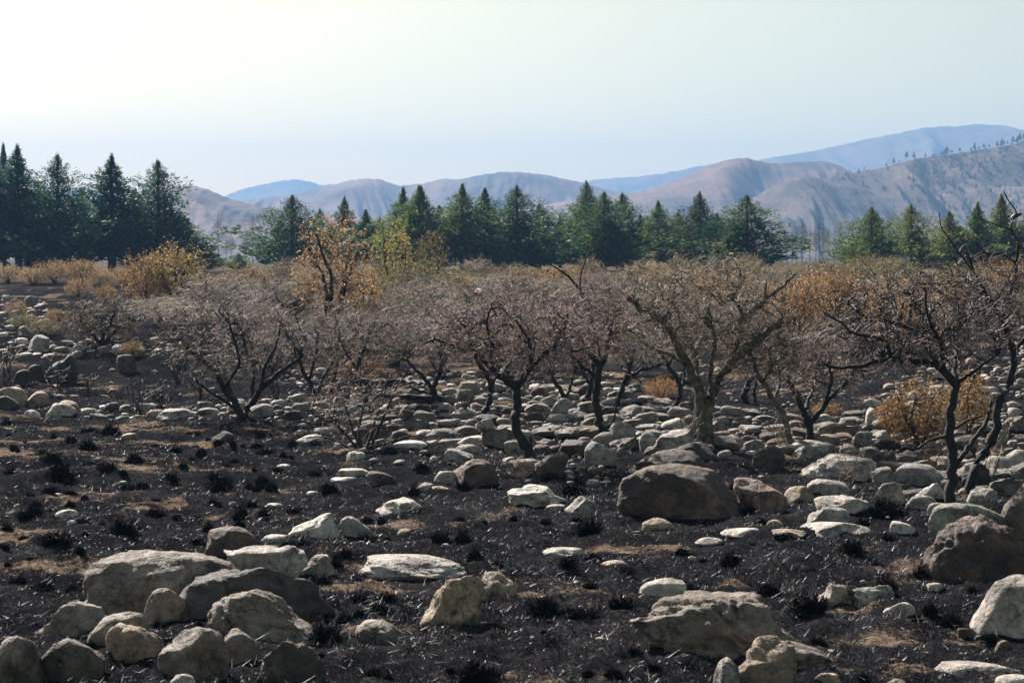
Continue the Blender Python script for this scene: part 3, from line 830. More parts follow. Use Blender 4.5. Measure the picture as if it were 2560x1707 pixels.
def litter():
    n = 15000
    d = 10.5 + (44 - 10.5) * rng.random(n) ** 1.3
    x = rng.uniform(-0.31, 0.31, n) * (d + 2)
    k = vn2(x * 0.8, d * 0.8, 71) + rng.normal(0, 0.4, n) > 0.1
    x, d = x[k], d[k]; n = len(x)
    pos = np.stack([x, d, gz(x, d) + rng.uniform(0.005, 0.05, n)], -1)
    v, f = blades(pos, rng.uniform(0.04, 0.14, n), rng.uniform(0.004, 0.009, n), 1.2, rng)
    o = link('ash_litter', mesh_np('ash_litter', v, f, M_STRAW))
    tag(o, 'pale ashy straws and dry stalks scattered over the burnt flat', 'litter', None, 'stuff')
litter()

# ------------------------------------------------------------------ charred tufts
def tuft_mesh(seed, n=1500):
    r = np.random.default_rng(seed)
    v = r.normal(size=(n, 3)); v[:, 2] = np.abs(v[:, 2]) * 0.8 + 0.05; v /= np.linalg.norm(v, axis=1)[:, None]
    a = np.arctan2(v[:, 1], v[:, 0])
    lob = 1 + 0.28 * np.sin(a * 2 + seed) + 0.2 * np.sin(a * 5 + seed * 2) + 0.3 * vn3(v[:, 0] * 3 + seed, v[:, 1] * 3, v[:, 2] * 3, seed)
    p = v * np.array([0.36, 0.32, 0.23]) * (lob * r.uniform(0.25, 0.85, n))[:, None]
    dv = v + r.normal(0, 0.55, (n, 3)); dv[:, 2] += 0.35; dv /= np.linalg.norm(dv, axis=1)[:, None]
    sd2 = np.cross(dv, r.normal(size=(n, 3))); sd2 /= np.linalg.norm(sd2, axis=1)[:, None]
    ln = r.uniform(0.04, 0.14, n)[:, None]; wd = r.uniform(0.006, 0.016, n)[:, None]
    V = np.stack([p - sd2 * wd, p + sd2 * wd, p + dv * ln], 1).reshape(-1, 3)
    Fc = np.arange(3 * n).reshape(-1, 3)
    cv, cf = ico(2); cv = cv.copy()
    aa = np.arctan2(cv[:, 1], cv[:, 0]); lb = 1 + 0.28 * np.sin(aa * 2 + seed) + 0.2 * np.sin(aa * 5 + seed * 2)
    cv = cv * np.stack([0.25 * lb, 0.22 * lb, 0.13 * lb], -1)
    return mesh_np('charred_tuft', np.concatenate([V, cv]), np.concatenate([Fc, cf + len(V)]), M_TUSS)
TM = [tuft_mesh(80 + k) for k in range(6)]
TUFTS = []
for (x, y, w) in [(740,850,180),(590,960,170),(350,1040,150),(65,1110,100),(400,1150,180),(340,1240,170),(190,1260,110),(910,1050,150),(730,1100,150),(870,1210,110),(970,1210,120),(1200,960,100),(1370,990,120),(1310,1010,80),(1820,970,140),(1500,1230,180),(1460,1150,100),(1790,1180,110),(1850,1250,120),(1750,1250,90),(1620,1240,60),(2150,920,90),(2250,1260,150),(40,770,100),(360,880,70),(1130,850,80),(1220,850,60),(1890,1090,70),(480,900,90),(100,960,90),(1590,920,70),(1480,910,80),(270,980,80),(1330,920,60),(1250,1080,90),(840,1130,80),(1570,870,100),(1060,910,70),(1980,1000,80)]:
    TUFTS.append((x / 2.735, y / 2.735 + 780, w / 2.735))
for (x, y, w) in [(370,460,230),(830,370,250),(1040,250,150),(1640,260,190),(900,540,130),(2280,590,150),(40,350,100),(2230,1090,230),(580,370,90),(1420,330,130),(1700,45,90),(1070,130,70)]:
    TUFTS.append((x / 2.735, y / 2.735 + 1207, w / 2.735))
for (x, y, w) in [(170,410,200),(690,420,190),(840,420,150),(920,560,180),(1190,270,80),(1410,290,100),(1700,360,200),(1620,260,90),(1740,550,170),(1870,530,110),(1400,910,300),(1650,930,330),(1920,850,200),(960,1380,420),(120,670,120),(500,90,130),(850,50,150),(1600,90,200),(1850,80,90),(40,540,120),(2250,770,190),(280,300,90),(40,960,120),(1080,560,90),(1960,640,120),(2150,1290,120),(330,1367,90)]:
    TUFTS.append((850 + x / 2.735, y / 2.735 + 1207, w / 2.735))
for (x, y, w) in [(350,580,190),(160,520,90),(620,790,190),(900,930,300),(1190,490,180),(1430,225,300),(1410,760,250),(1720,900,150),(720,390,150),(1850,980,200),(1440,390,120),(60,750,150),(1650,650,200),(480,220,150),(500,410,60),(2120,1090,120),(1260,310,110),(560,270,90)]:
    TUFTS.append((1700 + x / 2.735, y / 2.735 + 1207, w / 2.735))
for (x, y, w) in [(330,970,160),(560,1110,120),(600,980,80),(1430,1165,150),(2100,1095,140),(490,960,50)]:
    TUFTS.append((850 + x / 2.735, y / 2.735 + 780, w / 2.735))
for k in range(230):
    x = rng.uniform(0, 2560) if k < 120 else rng.uniform(0, 1000); y = 1085 + 610 * rng.random() ** (1.1 if k < 120 else 2.0)
    w = rng.uniform(14, 46) * (0.45 + (y - 900) / 700)
    if (x > 900 and y < 1200) or clash(x, y, w / 2, 0.8): continue
    if len(TUFTS) < 290: TUFTS.append((x, y, w))
items = []
for k, (x, y, w) in enumerate(TUFTS):
    g = ground_at(x, y); W = w / F * g.y
    o = link('charred_tuft', TM[k % 6], None, (g.x, g.y + W * 0.3, float(gz(g.x, g.y + W * 0.3)) - 0.01))
    s = 1.18 * W / 0.92
    o.scale = (s, s, s * rng.uniform(1.1, 1.9) * (1.0 if w < 110 else 0.75)); o.rotation_euler = (0, 0, rng.uniform(-0.4, 0.4) + math.pi * (k % 2))
    tag(o, None, 'grass tuft', 'charred grass tufts on the ash flat')
    items.append((o, x, y, 'wide burnt black' if w > 85 else 'burnt black' if w > 42 else 'small burnt black'))
autolabel(items, '{d} grass tuft {r} {p}{o}')

# ------------------------------------------------------------------ bare trees
def tubes(P, R, sides):
    """P [N,K,3], R [N,K] -> verts, quads"""
    n, k, _ = P.shape
    T = np.gradient(P, axis=1)
    T /= np.maximum(np.linalg.norm(T, axis=2, keepdims=True), 1e-9)
    ref = np.where(np.abs(T[..., 2:3]) > 0.9, np.array([1.0, 0, 0]), np.array([0, 0, 1.0]))
    A = np.cross(T, ref); A /= np.maximum(np.linalg.norm(A, axis=2, keepdims=True), 1e-9)
    B = np.cross(T, A)
    th = np.arange(sides) * 2 * np.pi / sides
    V = P[:, :, None, :] + R[:, :, None, None] * (np.cos(th)[None, None, :, None] * A[:, :, None, :] + np.sin(th)[None, None, :, None] * B[:, :, None, :])
    idx = np.arange(n * k * sides).reshape(n, k, sides)
    a = idx[:, :-1, :]; b = idx[:, 1:, :]
    a2 = np.roll(a, -1, 2); b2 = np.roll(b, -1, 2)
    f = np.stack([a, a2, b2, b], -1).reshape(-1, 4)
    return V.reshape(-1, 3), f

def resample(pts, K):
    pts = np.asarray(pts, float)
    d = np.concatenate([[0], np.cumsum(np.linalg.norm(np.diff(pts, axis=0), axis=1))])
    t = np.linspace(0, d[-1], K)
    return np.stack([np.interp(t, d, pts[:, i]) for i in range(3)], -1)

def smooth_path(pts, K):
    p = resample(pts, K)
    for _ in range(2):
        q = p.copy(); q[1:-1] = 0.5 * p[1:-1] + 0.25 * (p[:-2] + p[2:]); p = q
    return p

def bridge(A, B, K, wob, r, sag=0.0):
    """crooked paths from A to B"""
    n = len(A)
    t = np.linspace(0, 1, K)[None, :, None]
    P = A[:, None, :] * (1 - t) + B[:, None, :] * t
    L = np.linalg.norm(B - A, axis=1)[:, None, None]
    w = np.cumsum(r.normal(0, 1, (n, K, 3)), axis=1)
    w = w - w[:, :1]; w = w - t * w[:, -1:]
    P = P + w * wob * L / math.sqrt(K)
    P[..., 2] += (sag * L[..., 0] * np.sin(np.pi * t[..., 0]))
    return P

def attach(targets, pts, maxup=0.6):
    """nearest skeleton point, preferring ones below the target"""
    out = np.empty(len(targets), int)
    for s in range(0, len(targets), 400):
        T = targets[s:s + 400]
        D = T[:, None, :] - pts[None]
        dd = np.linalg.norm(D, axis=2) + np.where(D[..., 2] < 0, -D[..., 2] * maxup, 0)
        out[s:s + 400] = dd.argmin(1)
    return out

def rand_in(c, rad, n, r, shell=0.0, flat=0.0):
    v = r.normal(size=(n, 3)); v /= np.linalg.norm(v, axis=1)[:, None]
    q = (shell ** 3 + (1 - shell ** 3) * r.random(n)) ** (1 / 3)
    v = v * q[:, None]
    if flat: v[:, 2] = np.where(v[:, 2] < 0, v[:, 2] * flat, v[:, 2])
    ang = np.arctan2(v[:, 1], v[:, 0])
    v *= (1 + 0.18 * np.sin(ang * 3 + r.uniform(0, 6)) + 0.1 * np.sin(ang * 7 + r.uniform(0, 6)))[:, None]
    return c + v * rad

def grow(limbs, c, rad, counts, r, thick=1.0, wob=0.35, twl=(0.08, 0.2), leafn=0, leafsz=0.05, leafrange=None):
    """limbs: list of (points, r0, r1). returns trunk mesh data, twig mesh data, leaf data"""
    LP, LR = [], []
    for pts, r0, r1 in limbs:
        p = smooth_path(pts, 22)
        p[1:-1] += r.normal(0, 1, (20, 3)) * 0.2 * r0
        LP.append(p); LR.append(np.linspace(r0, r1, 22) ** 1.0)
    LP = np.stack(LP); LR = np.stack(LR)
    LR[:, :3] *= np.array([1.15, 1.06, 1.02])
    tv, tf = tubes(LP, LR, 8)
    c = np.asarray(c, float); rad = np.asarray(rad, float)
    zmin = c[2] - rad[2] * 1.05
    P0 = LP[:, 6:].reshape(-1, 3)
    P0 = P0[P0[:, 2] > zmin - 0.15 * rad[2]] if (P0[:, 2] > zmin - 0.15 * rad[2]).sum() > 4 else P0
    n1, n2, n3, n4 = counts; n4 = int(n4 * 0.6)
    out = []
    T1 = rand_in(c, rad * 0.86, n1, r, 0.45, 0.6)
    A1 = P0[attach(T1, P0, 1.2)]
    B1 = bridge(A1, T1, 10, wob * 0.72, r, -0.05)
    R1 = np.linspace(1, 0.42, 10)[None] * (0.0135 * thick * r.uniform(0.7, 1.4, (n1, 1)))
    out.append(tubes(B1, R1, 5))
    P1 = np.concatenate([P0, B1[:, 2:].reshape(-1, 3)])
    T2 = rand_in(c, rad * 0.97, n2, r, 0.35, 0.75)
    A2 = P1[attach(T2, P1, 0.8)]
    B2 = bridge(A2, T2, 7, wob * 0.7, r, -0.03)
    R2 = np.linspace(1, 0.5, 7)[None] * (0.0068 * thick * r.uniform(0.7, 1.4, (n2, 1)))
    out.append(tubes(B2, R2, 4))
    P2 = np.concatenate([B1[:, 3:].reshape(-1, 3), B2[:, 2:].reshape(-1, 3)])
    T3 = rand_in(c, rad * 1.04, n3, r, 0.2, 0.85)
    A3 = P2[attach(T3, P2, 0.2)]
    dv = T3 - A3; ln = np.linalg.norm(dv, axis=1)
    T3 = A3 + dv * (np.minimum(ln, r.uniform(0.22, 0.7, n3)) / np.maximum(ln, 1e-6))[:, None]
    B3 = bridge(A3, T3, 4, wob * 0.55, r)
    R3 = np.linspace(1, 0.5, 4)[None] * (0.0037 * thick * r.uniform(0.75, 1.35, (n3, 1)))
    out.append(tubes(B3, R3, 3))
    P3 = np.concatenate([B2[:, 1:].reshape(-1, 3), B3[:, 1:].reshape(-1, 3), B3[:, 1:].reshape(-1, 3)])
    A4 = P3[r.integers(0, len(P3), n4)]
    d4 = r.normal(size=(n4, 3)); d4[:, 2] += 0.25; d4 /= np.linalg.norm(d4, axis=1)[:, None]
    B4 = np.stack([A4, A4 + d4 * r.uniform(twl[0], twl[1], n4)[:, None]], 1)
    R4 = np.array([[1, 0.6]]) * (0.0028 * thick * r.uniform(0.8, 1.3, (n4, 1)))
    out.append(tubes(B4, R4, 3))
    br = out.pop(0)
    V, Fc, base = [], [], 0
    for v, f in out:
        V.append(v); Fc.append(f + base); base += len(v)
    tw = (np.concatenate(V), np.concatenate(Fc))
    leaf = None
    if leafn:
        PL = np.concatenate([B3[:, 1:].reshape(-1, 3), B4[:, 1]])
        if leafrange is not None:
            PL = PL[leafrange(PL)]
        a = PL[r.integers(0, len(PL), leafn)] + r.normal(0, 0.03, (leafn, 3))
        e1 = r.normal(size=(leafn, 3)); e1 /= np.linalg.norm(e1, axis=1)[:, None]
        e2 = np.cross(e1, r.normal(size=(leafn, 3))); e2 /= np.maximum(np.linalg.norm(e2, axis=1)[:, None], 1e-6)
        s = leafsz * r.uniform(0.6, 1.4, (leafn, 1))
        v = np.stack([a - e1 * s, a - e2 * s * 0.5, a + e1 * s, a + e2 * s * 0.5], 1).reshape(-1, 3)
        leaf = (v, np.arange(4 * leafn).reshape(-1, 4))
    return (tv, tf), br, tw, leaf

GREYBROWN = (0.150, 0.118, 0.105, 1)
def hero(name, label, base, d_off, limbs, crown, counts, tint, seed, bark=None, thick=1.0, ry=None, leaf=None, leafcol=None, cat='tree', group=None, wob=0.35, twl=(0.08, 0.2)):
    """limbs: (r0 px, r1 px, [(px, py, depth offset m)...]); crown: (px, py, rx px, rz px) at the base's distance"""
    r = np.random.default_rng(seed)
    g = ground_at(*base); d = g.y + d_off
    loc = Vector((g.x, g.y, float(gz(g.x, g.y)) - 0.05))
    LL = []
    for r0, r1, pts in limbs:
        pp = [np.array(at_depth(x, y, d + o) - loc) for x, y, o in pts]
        LL.append((np.array(pp), 0.8 * r0 / F * d, 0.85 * r1 / F * d))
    c = np.array(at_depth(crown[0], crown[1], d) - loc)
    rx, rz = crown[2] / F * d, crown[3] / F * d
    if ry is None: ry = rx * 0.8
    tr, br, tw, lf = grow(LL, c, (rx, ry, rz), counts, r, thick, wob, twl, *(leaf or (0,)))
    t = empty(name, loc, label, cat, group)
    link('trunk', mesh_np('trunk', *tr, bark or M_BARK, True), t)
    link('branches', mesh_np('branches', *br, bark or M_BARK, True), t)['kind'] = 'stuff'
    cr = link('crown', mesh_np('crown', *tw, M_TWIG), t); cr.color = tint
    if lf:
        l = link('leaves', mesh_np('leaves', *lf, M_LEAF), t); l.color = leafcol
    TREES[name + str(seed)] = (t, d)
    return t, d
TREES = {}

GT = 'burnt thorn trees standing in the stone bed'
hero('thorn_tree', 'low spreading burnt tree forking from the ground, left of centre', (607, 1048), 0, [
  (13, 5, [(606, 1050, 0), (600, 1034, 0), (585, 1003, .1), (559, 970, .2), (541, 926, .1), (501, 893, 0), (472, 873, -.1), (440, 842, -.1)]),
  (12, 5, [(608, 1050, 0), (618, 1025, 0), (636, 999, -.1), (658, 963, -.2), (695, 934, -.3), (728, 908, -.2), (756, 890, -.1)]),
  (9, 4, [(588, 1008, .1), (576, 985, .3), (570, 955, .5), (545, 901, .8), (530, 850, 1.0)]),
  (8, 4, [(634, 999, 0), (629, 955, .2), (636, 919, .3), (618, 882, .5), (602, 826, .6)]),
  (6, 3, [(652, 968, -.2), (662, 915, -.6), (690, 868, -.9), (700, 820, -1.0)]),
  (6, 3, [(596, 1028, 0), (560, 1000, -.3), (522, 978, -.6), (490, 950, -.8)]),
  (6, 3, [(560, 972, .2), (600, 910, -.4), (590, 860, -.7), (570, 800, -.8)])],
  (585, 852, 190, 118), (70, 480, 2300, 3200), (0.276, 0.219, 0.195, 1), 201, group=GT)
hero('thorn_tree', 'burnt tree with a curved black trunk and wide forked crown, centre', (1322, 1147), 0, [
  (17, 12, [(1324, 1150, 0), (1320, 1122, 0), (1304, 1105, 0), (1292, 1083, 0), (1291, 1051, 0), (1294, 1014, 0), (1289, 980, 0), (1286, 962, 0)]),
  (6, 5, [(1326, 1150, -.05), (1328, 1120, -.05), (1326, 1090, -.03)]),
  (12, 4, [(1287, 966, 0), (1252, 941, 0), (1223, 919, .1), (1194, 893, .2), (1175, 864, .2), (1172, 835, .1), (1157, 810, 0)]),
  (6, 3, [(1196, 895, .2), (1157, 875, 0), (1121, 860, -.1), (1088, 846, -.2), (1058, 858, -.2)]),
  (12, 4, [(1287, 968, 0), (1311, 945, 0), (1329, 915, -.1), (1358, 886, -.2), (1387, 860, -.3), (1413, 817, -.2), (1420, 785, 0)]),
  (8, 3, [(1254, 940, 0), (1270, 908, .3), (1289, 886, .5), (1314, 871, .7), (1310, 826, .9)]),
  (7, 3, [(1329, 915, -.1), (1325, 882, -.5), (1322, 850, -.8), (1290, 800, -1.0)]),
  (6, 3, [(1358, 886, -.2), (1391, 879, 0), (1435, 879, .2), (1472, 868, .3)]),
  (6, 3, [(1223, 919, .1), (1230, 870, -.4), (1215, 810, -.7), (1230, 760, -.8)])],
  (1288, 830, 205, 128), (75, 500, 2500, 3600), (0.337, 0.243, 0.223, 1), 202, group=GT)
hero('thorn_tree', 'slim burnt tree with a straight black trunk and a tall top shoot', (1512, 1096), 0, [
  (14, 10, [(1514, 1098, 0), (1497, 1055, 0), (1490, 1000, 0), (1494, 950, 0), (1500, 912, 0)]),
  (8, 3, [(1494, 955, 0), (1478, 930, 0), (1450, 912, -.1), (1430, 890, -.2), (1412, 862, -.3)]),
  (9, 3, [(1500, 915, 0), (1480, 890, 0), (1462, 876, .1), (1450, 840, .3), (1440, 800, .4)]),
  (9, 4, [(1500, 915, 0), (1517, 893, 0), (1516, 868, .2), (1528, 820, .3), (1560, 780, .4)]),
  (6, 1.5, [(1502, 905, 0), (1492, 860, .4), (1482, 800, .6), (1452, 742, .7), (1446, 700, .7), (1468, 640, .7), (1490, 598, .7)]),
  (5, 2, [(1460, 735, .7), (1420, 690, .8), (1375, 660, .8)]),
  (4, 3, [(1514, 1070, -.05), (1535, 1052, -.1), (1541, 1010, -.1)])],
  (1492, 810, 130, 118), (50, 380, 1800, 2500), (0.337, 0.247, 0.223, 1), 203, group=GT)
lt, ltd = hero('thorn_tree', 'large burnt tree with lichen-covered bark and several stems, right of centre', (1762, 1106), 0, [
  (20, 8, [(1758, 1110, 0), (1755, 1036, 0), (1748, 985, 0), (1733, 937, 0), (1715, 908, .1), (1695, 860, .1), (1680, 820, 0), (1640, 790, -.1), (1600, 768, -.2), (1568, 745, -.2)]),
  (20, 9, [(1768, 1110, 0), (1770, 1036, 0), (1780, 985, 0), (1799, 941, -.1), (1821, 919, -.2), (1865, 871, -.3), (1905, 842, -.4), (1955, 800, -.4)]),
  (13, 4, [(1742, 960, 0), (1738, 920, .3), (1733, 882, .5), (1722, 835, .6), (1700, 795, .7), (1680, 740, .8), (1692, 690, .8)]),
  (11, 4, [(1815, 924, -.2), (1845, 860, -.1), (1860, 798, 0), (1838, 735, .1), (1862, 690, .2)]),
  (10, 3, [(1858, 800, 0), (1915, 748, 0), (1949, 723, 0), (1990, 684, .1)]),
  (6, 3, [(1913, 750, 0), (1914, 725, 0), (1916, 702, 0)]),
  (9, 3, [(1780, 990, 0), (1775, 930, -.6), (1790, 850, -1.0), (1770, 770, -1.3)]),
  (8, 3, [(1715, 908, .1), (1660, 880, .3), (1610, 860, .5), (1570, 820, .6)]),
  (7, 3, [(1735, 885, .5), (1760, 830, .9), (1775, 760, 1.2), (1755, 690, 1.3)])],
  (1760, 775, 222, 142), (90, 560, 2600, 3400), (0.357, 0.286, 0.223, 1), 204, bark=M_LBARK, group=GT)
for k, (x, y, o, s) in enumerate([(1770, 768, -.9, 22), (1855, 780, 0, 26), (1780, 690, .5, 20), (1880, 725, 0, 24), (1945, 832, -.4, 26), (1985, 850, -.4, 24), (1765, 835, -.8, 20), (1910, 745, -.1, 20), (1832, 700, .1, 18), (1960, 845, -.4, 22)]):
    r = np.random.default_rng(400 + k)
    p0 = np.array(at_depth(x, y, ltd + o) - lt.location)
    n = 260; S = s / F * ltd
    pp = p0 + np.stack([r.normal(0, S * 0.28, n), r.normal(0, S * 0.28, n), -np.abs(r.normal(0, S * 0.75, n))], -1)
    bv, bf = blades(pp, r.uniform(0.04, 0.12, n), r.uniform(0.008, 0.02, n), 2.6, r)
    l = link('lichen_clump', mesh_np('lichen_clump', bv, bf, M_TWIG), lt); l.color = (0.10, 0.085, 0.06, 1)
hero('thorn_tree', 'low burnt tree splitting into two black stems, right of the lichen tree', (2024, 1106), 0, [
  (13, 5, [(2026, 1110, 0), (2022, 1061, 0), (2003, 1014, 0), (1992, 990, .1), (1975, 950, .2), (1965, 900, .2)]),
  (10, 4, [(2023, 1063, 0), (2047, 1032, -.1), (2066, 1007, -.1), (2088, 985, -.2), (2122, 950, -.3), (2150, 900, -.3)]),
  (7, 3, [(2010, 1030, 0), (2030, 980, .4), (2040, 920, .7), (2060, 860, .8)]),
  (6, 3, [(2062, 1010, -.1), (2080, 950, -.6), (2070, 890, -.9)])],
  (2045, 900, 150, 110), (55, 380, 1800, 2500), (0.306, 0.241, 0.202, 1), 205, group=GT)
hero('thorn_tree', 'burnt tree leaning left, its single stem crossing before the lichen tree', (1974, 1120), 0, [
  (11, 5, [(1976, 1124, 0), (1970, 1072, 0), (1956, 1036, 0), (1934, 1000, 0), (1905, 952, 0), (1883, 904, 0), (1870, 876, 0), (1850, 840, .2)]),
  (6, 3, [(1935, 1002, 0), (1950, 960, .3), (1945, 910, .5), (1960, 860, .6)]),
  (5, 2.5, [(1907, 955, 0), (1930, 920, -.4), (1925, 870, -.6)])],
  (1910, 880, 110, 90), (35, 240, 1200, 1700), (0.306, 0.247, 0.189, 1), 206, bark=M_LBARK, group=GT)
hero('thorn_tree', 'open-crowned burnt tree with thick black trunk near the right edge', (2372, 1262), 0, [
  (18, 12, [(2372, 1266, 0), (2380, 1182, 0), (2384, 1131, 0), (2373, 1083, 0), (2376, 1036, 0), (2384, 999, 0), (2391, 953, 0)]),
  (13, 4, [(2390, 960, 0), (2358, 919, 0), (2332, 903, 0), (2270, 904, -.1), (2219, 893, -.2), (2157, 915, -.3), (2095, 926, -.3), (2058, 908, -.4)]),
  (10, 4, [(2336, 904, 0), (2314, 857, .1), (2285, 828, .2), (2255, 808, .3), (2197, 798, .3), (2175, 806, .3), (2120, 760, .3)]),
  (7, 3, [(2272, 820, .3), (2276, 770, .4), (2282, 730, .5), (2302, 680, .6)]),
  (7, 2.5, [(2226, 893, -.2), (2218, 851, -.3), (2170, 840, -.5), (2123, 831, -.6), (2106, 806, -.6), (2060, 781, -.6)]),
  (8, 3, [(2390, 955, 0), (2424, 937, -.1), (2460, 908, -.2), (2500, 880, -.3)]),
  (9, 3, [(2390, 955, 0), (2387, 908, .3), (2395, 871, .5), (2380, 830, .7), (2400, 775, .9), (2385, 720, 1.0)]),
  (6, 3, [(2374, 1088, 0), (2329, 1098, -.1), (2292, 1120, -.3)]),
  (6, 3, [(2378, 1075, 0), (2420, 1050, .1), (2456, 1040, .2)]),
  (7, 3, [(2360, 920, 0), (2350, 860, -.5), (2320, 790, -.9), (2310, 720, -1.1)]),
  (9, 5, [(2386, 1165, 0), (2428, 1110, .1), (2468, 1052, .2), (2480, 1000, .3)])],
  (2300, 810, 240, 150), (80, 420, 1500, 1900), (0.174, 0.134, 0.128, 1), 207, group=GT, thick=1.05)
rt, rtd = hero('thorn_tree', 'leaning burnt tree at the right edge with thin shoots above the hill', (2414, 1246), 0.15, [
  (17, 9, [(2413, 1252, 0), (2431, 1182, 0), (2460, 1131, 0), (2486, 1091, 0), (2490, 1036, 0), (2504, 985, 0), (2526, 955, 0), (2541, 926, 0), (2533, 890, 0), (2526, 846, 0), (2510, 806, 0)]),
  (9, 4, [(2512, 815, 0), (2504, 781, 0), (2508, 756, .1), (2541, 702, .1), (2541, 645, .1), (2545, 600, .1)]),
  (3.4, 1.6, [(2545, 604, .1), (2524, 570, .1), (2536, 546, .1), (2543, 530, .1), (2524, 504, .1), (2516, 495, .1), (2509, 478, .1)]),
  (2.6, 1.3, [(2530, 574, .1), (2490, 563, .1), (2452, 548, .1)]),
  (7, 3, [(2512, 812, 0), (2458, 785, .1), (2434, 756, .2), (2363, 740, .3), (2335, 722, .3)]),
  (7, 3, [(2530, 880, 0), (2570, 840, -.1), (2600, 790, -.2), (2640, 740, -.2)]),
  (6, 2.5, [(2522, 830, 0), (2480, 760, -.6), (2440, 690, -.9), (2420, 640, -1.0)]),
  (4, 2, [(2541, 660, .1), (2500, 630, .1), (2470, 640, .1), (2440, 610, .1)]),
  (3, 1.3, [(2440, 690, -.8), (2390, 620, -.8), (2352, 570, -.8), (2348, 532, -.8)])],
  (2500, 750, 170, 130), (55, 320, 1300, 1700), (0.164, 0.126, 0.120, 1), 208, group=GT, thick=1.05)
hero('thorn_tree', 'burnt tree with crooked trunk leaning left over the stones', (1128, 1024), 0, [
  (12, 8, [(1130, 1028, 0), (1106, 1003, 0), (1084, 985, 0), (1077, 966, 0), (1090, 954, 0), (1099, 934, 0), (1108, 905, 0), (1100, 870, .1)]),
  (7, 3, [(1078, 968, 0), (1055, 937, 0), (1033, 917, -.1), (1010, 890, -.2)]),
  (6, 3, [(1099, 936, 0), (1075, 900, .4), (1060, 850, .6)]),
  (6, 3, [(1106, 905, 0), (1135, 870, -.3), (1160, 830, -.4)]),
  (5, 3, [(1085, 985, 0), (1050, 978, .1), (1010, 960, .2)])],
  (1080, 838, 128, 92), (45, 300, 1500, 2100), (0.326, 0.247, 0.223, 1), 209, group=GT)
hero('thorn_tree', 'burnt tree half hidden behind the crown of the curved-trunk tree', (1212, 1034), 0, [
  (11, 7, [(1210, 1036, 0), (1225, 999, 0), (1231, 963, 0), (1218, 938, 0), (1197, 905, 0), (1180, 870, .2)]),
  (7, 3, [(1230, 965, 0), (1242, 930, .2), (1240, 890, .4), (1262, 850, .5)])],
  (1220, 830, 110, 80), (35, 240, 1200, 1600), (0.316, 0.243, 0.223, 1), 210, group=GT)
hero('thorn_tree', 'small burnt tree with forked stem in the gap right of the curved trunk', (1413, 1004), 0, [
  (8, 4, [(1413, 1007, 0), (1406, 981, 0), (1391, 964, 0), (1378, 935, .1), (1370, 900, .1)]),
  (6, 3, [(1411, 996, 0), (1422, 980, 0), (1430, 955, -.1), (1440, 920, -.1)])],
  (1405, 885, 78, 66), (28, 200, 900, 1200), (0.306, 0.241, 0.206, 1), 211, group=GT)
hero('thorn_tree', 'small burnt tree leaning right just behind the straight black trunk', (1463, 1004), 0, [
  (9, 4, [(1462, 1007, 0), (1475, 963, 0), (1484, 940, 0), (1480, 900, .2), (1490, 850, .3)]),
  (5, 3, [(1476, 962, 0), (1455, 930, .3), (1440, 890, .5)])],
  (1475, 860, 90, 70), (28, 200, 900, 1200), (0.306, 0.234, 0.206, 1), 212, group=GT)
hero('thorn_tree', 'burnt tree leaning right between the straight trunk and the lichen tree', (1537, 1017), 0, [
  (10, 5, [(1536, 1020, 0), (1552, 981, 0), (1563, 952, 0), (1572, 925, 0), (1580, 880, .1), (1605, 830, .2)]),
  (6, 3, [(1564, 950, 0), (1600, 925, 0), (1640, 915, -.2), (1680, 900, -.3)]),
  (5, 3, [(1573, 925, 0), (1552, 880, .3), (1540, 840, .4)])],
  (1590, 850, 110, 88), (38, 260, 1300, 1700), (0.306, 0.243, 0.206, 1), 213, group=GT)
hero('thorn_tree', 'thin burnt tree with bent stem close behind the lichen tree', (1673, 1034), 0, [
  (9, 5, [(1672, 1037, 0), (1690, 1010, 0), (1702, 988, 0), (1698, 955, 0), (1675, 920, .1), (1650, 880, .2)]),
  (5, 3, [(1700, 985, 0), (1712, 940, .2), (1705, 890, .4)])],
  (1680, 850, 95, 80), (28, 220, 900, 1200), (0.296, 0.241, 0.206, 1), 214, group=GT)
hero('thorn_tree', 'burnt tree with three thin stems left of the centre bush', (800, 985), 0, [
  (8, 4, [(788, 988, 0), (772, 950, 0), (760, 930, 0), (742, 890, .1), (730, 840, .1)]),
  (8, 4, [(792, 988, 0), (806, 950, 0), (826, 915, .2), (845, 880, .3), (850, 830, .3)]),
  (7, 4, [(826, 985, 0), (836, 945, -.1), (845, 905, -.1), (880, 860, -.2), (900, 810, -.2)]),
  (5, 3, [(772, 950, 0), (790, 890, -.4), (795, 830, -.5)])],
  (820, 845, 130, 92), (45, 320, 1500, 1900), (0.306, 0.234, 0.195, 1), 215, group=GT)
hero('thorn_tree', 'blackened trunk with few limbs behind the bare many-stemmed bush', (916, 1024), 0, [
  (10, 6, [(918, 1026, 0), (908, 977, 0), (897, 926, 0), (905, 880, .1), (925, 830, .2)]),
  (5, 3, [(917, 1010, 0), (950, 985, 0), (990, 965, .1)]),
  (5, 3, [(898, 930, 0), (870, 890, .2), (850, 850, .2)])],
  (930, 850, 110, 80), (32, 240, 1100, 1400), (0.306, 0.234, 0.202, 1), 216, group=GT)
hero('thorn_tree', 'small rounded burnt tree on the left bank', (255, 864), 0, [
  (8, 3, [(252, 866, 0), (240, 845, 0), (222, 822, .1), (200, 800, .1)]),
  (8, 3, [(256, 866, 0), (258, 835, 0), (250, 805, .3), (262, 775, .4)]),
  (8, 3, [(260, 866, 0), (275, 840, -.1), (300, 815, -.2), (330, 800, -.2)]),
  (5, 2.5, [(258, 840, 0), (280, 800, -.5), (290, 770, -.7)])],
  (258, 800, 110, 62), (60, 400, 2000, 2600), (0.276, 0.219, 0.170, 1), 217, group=GT, thick=1.5)
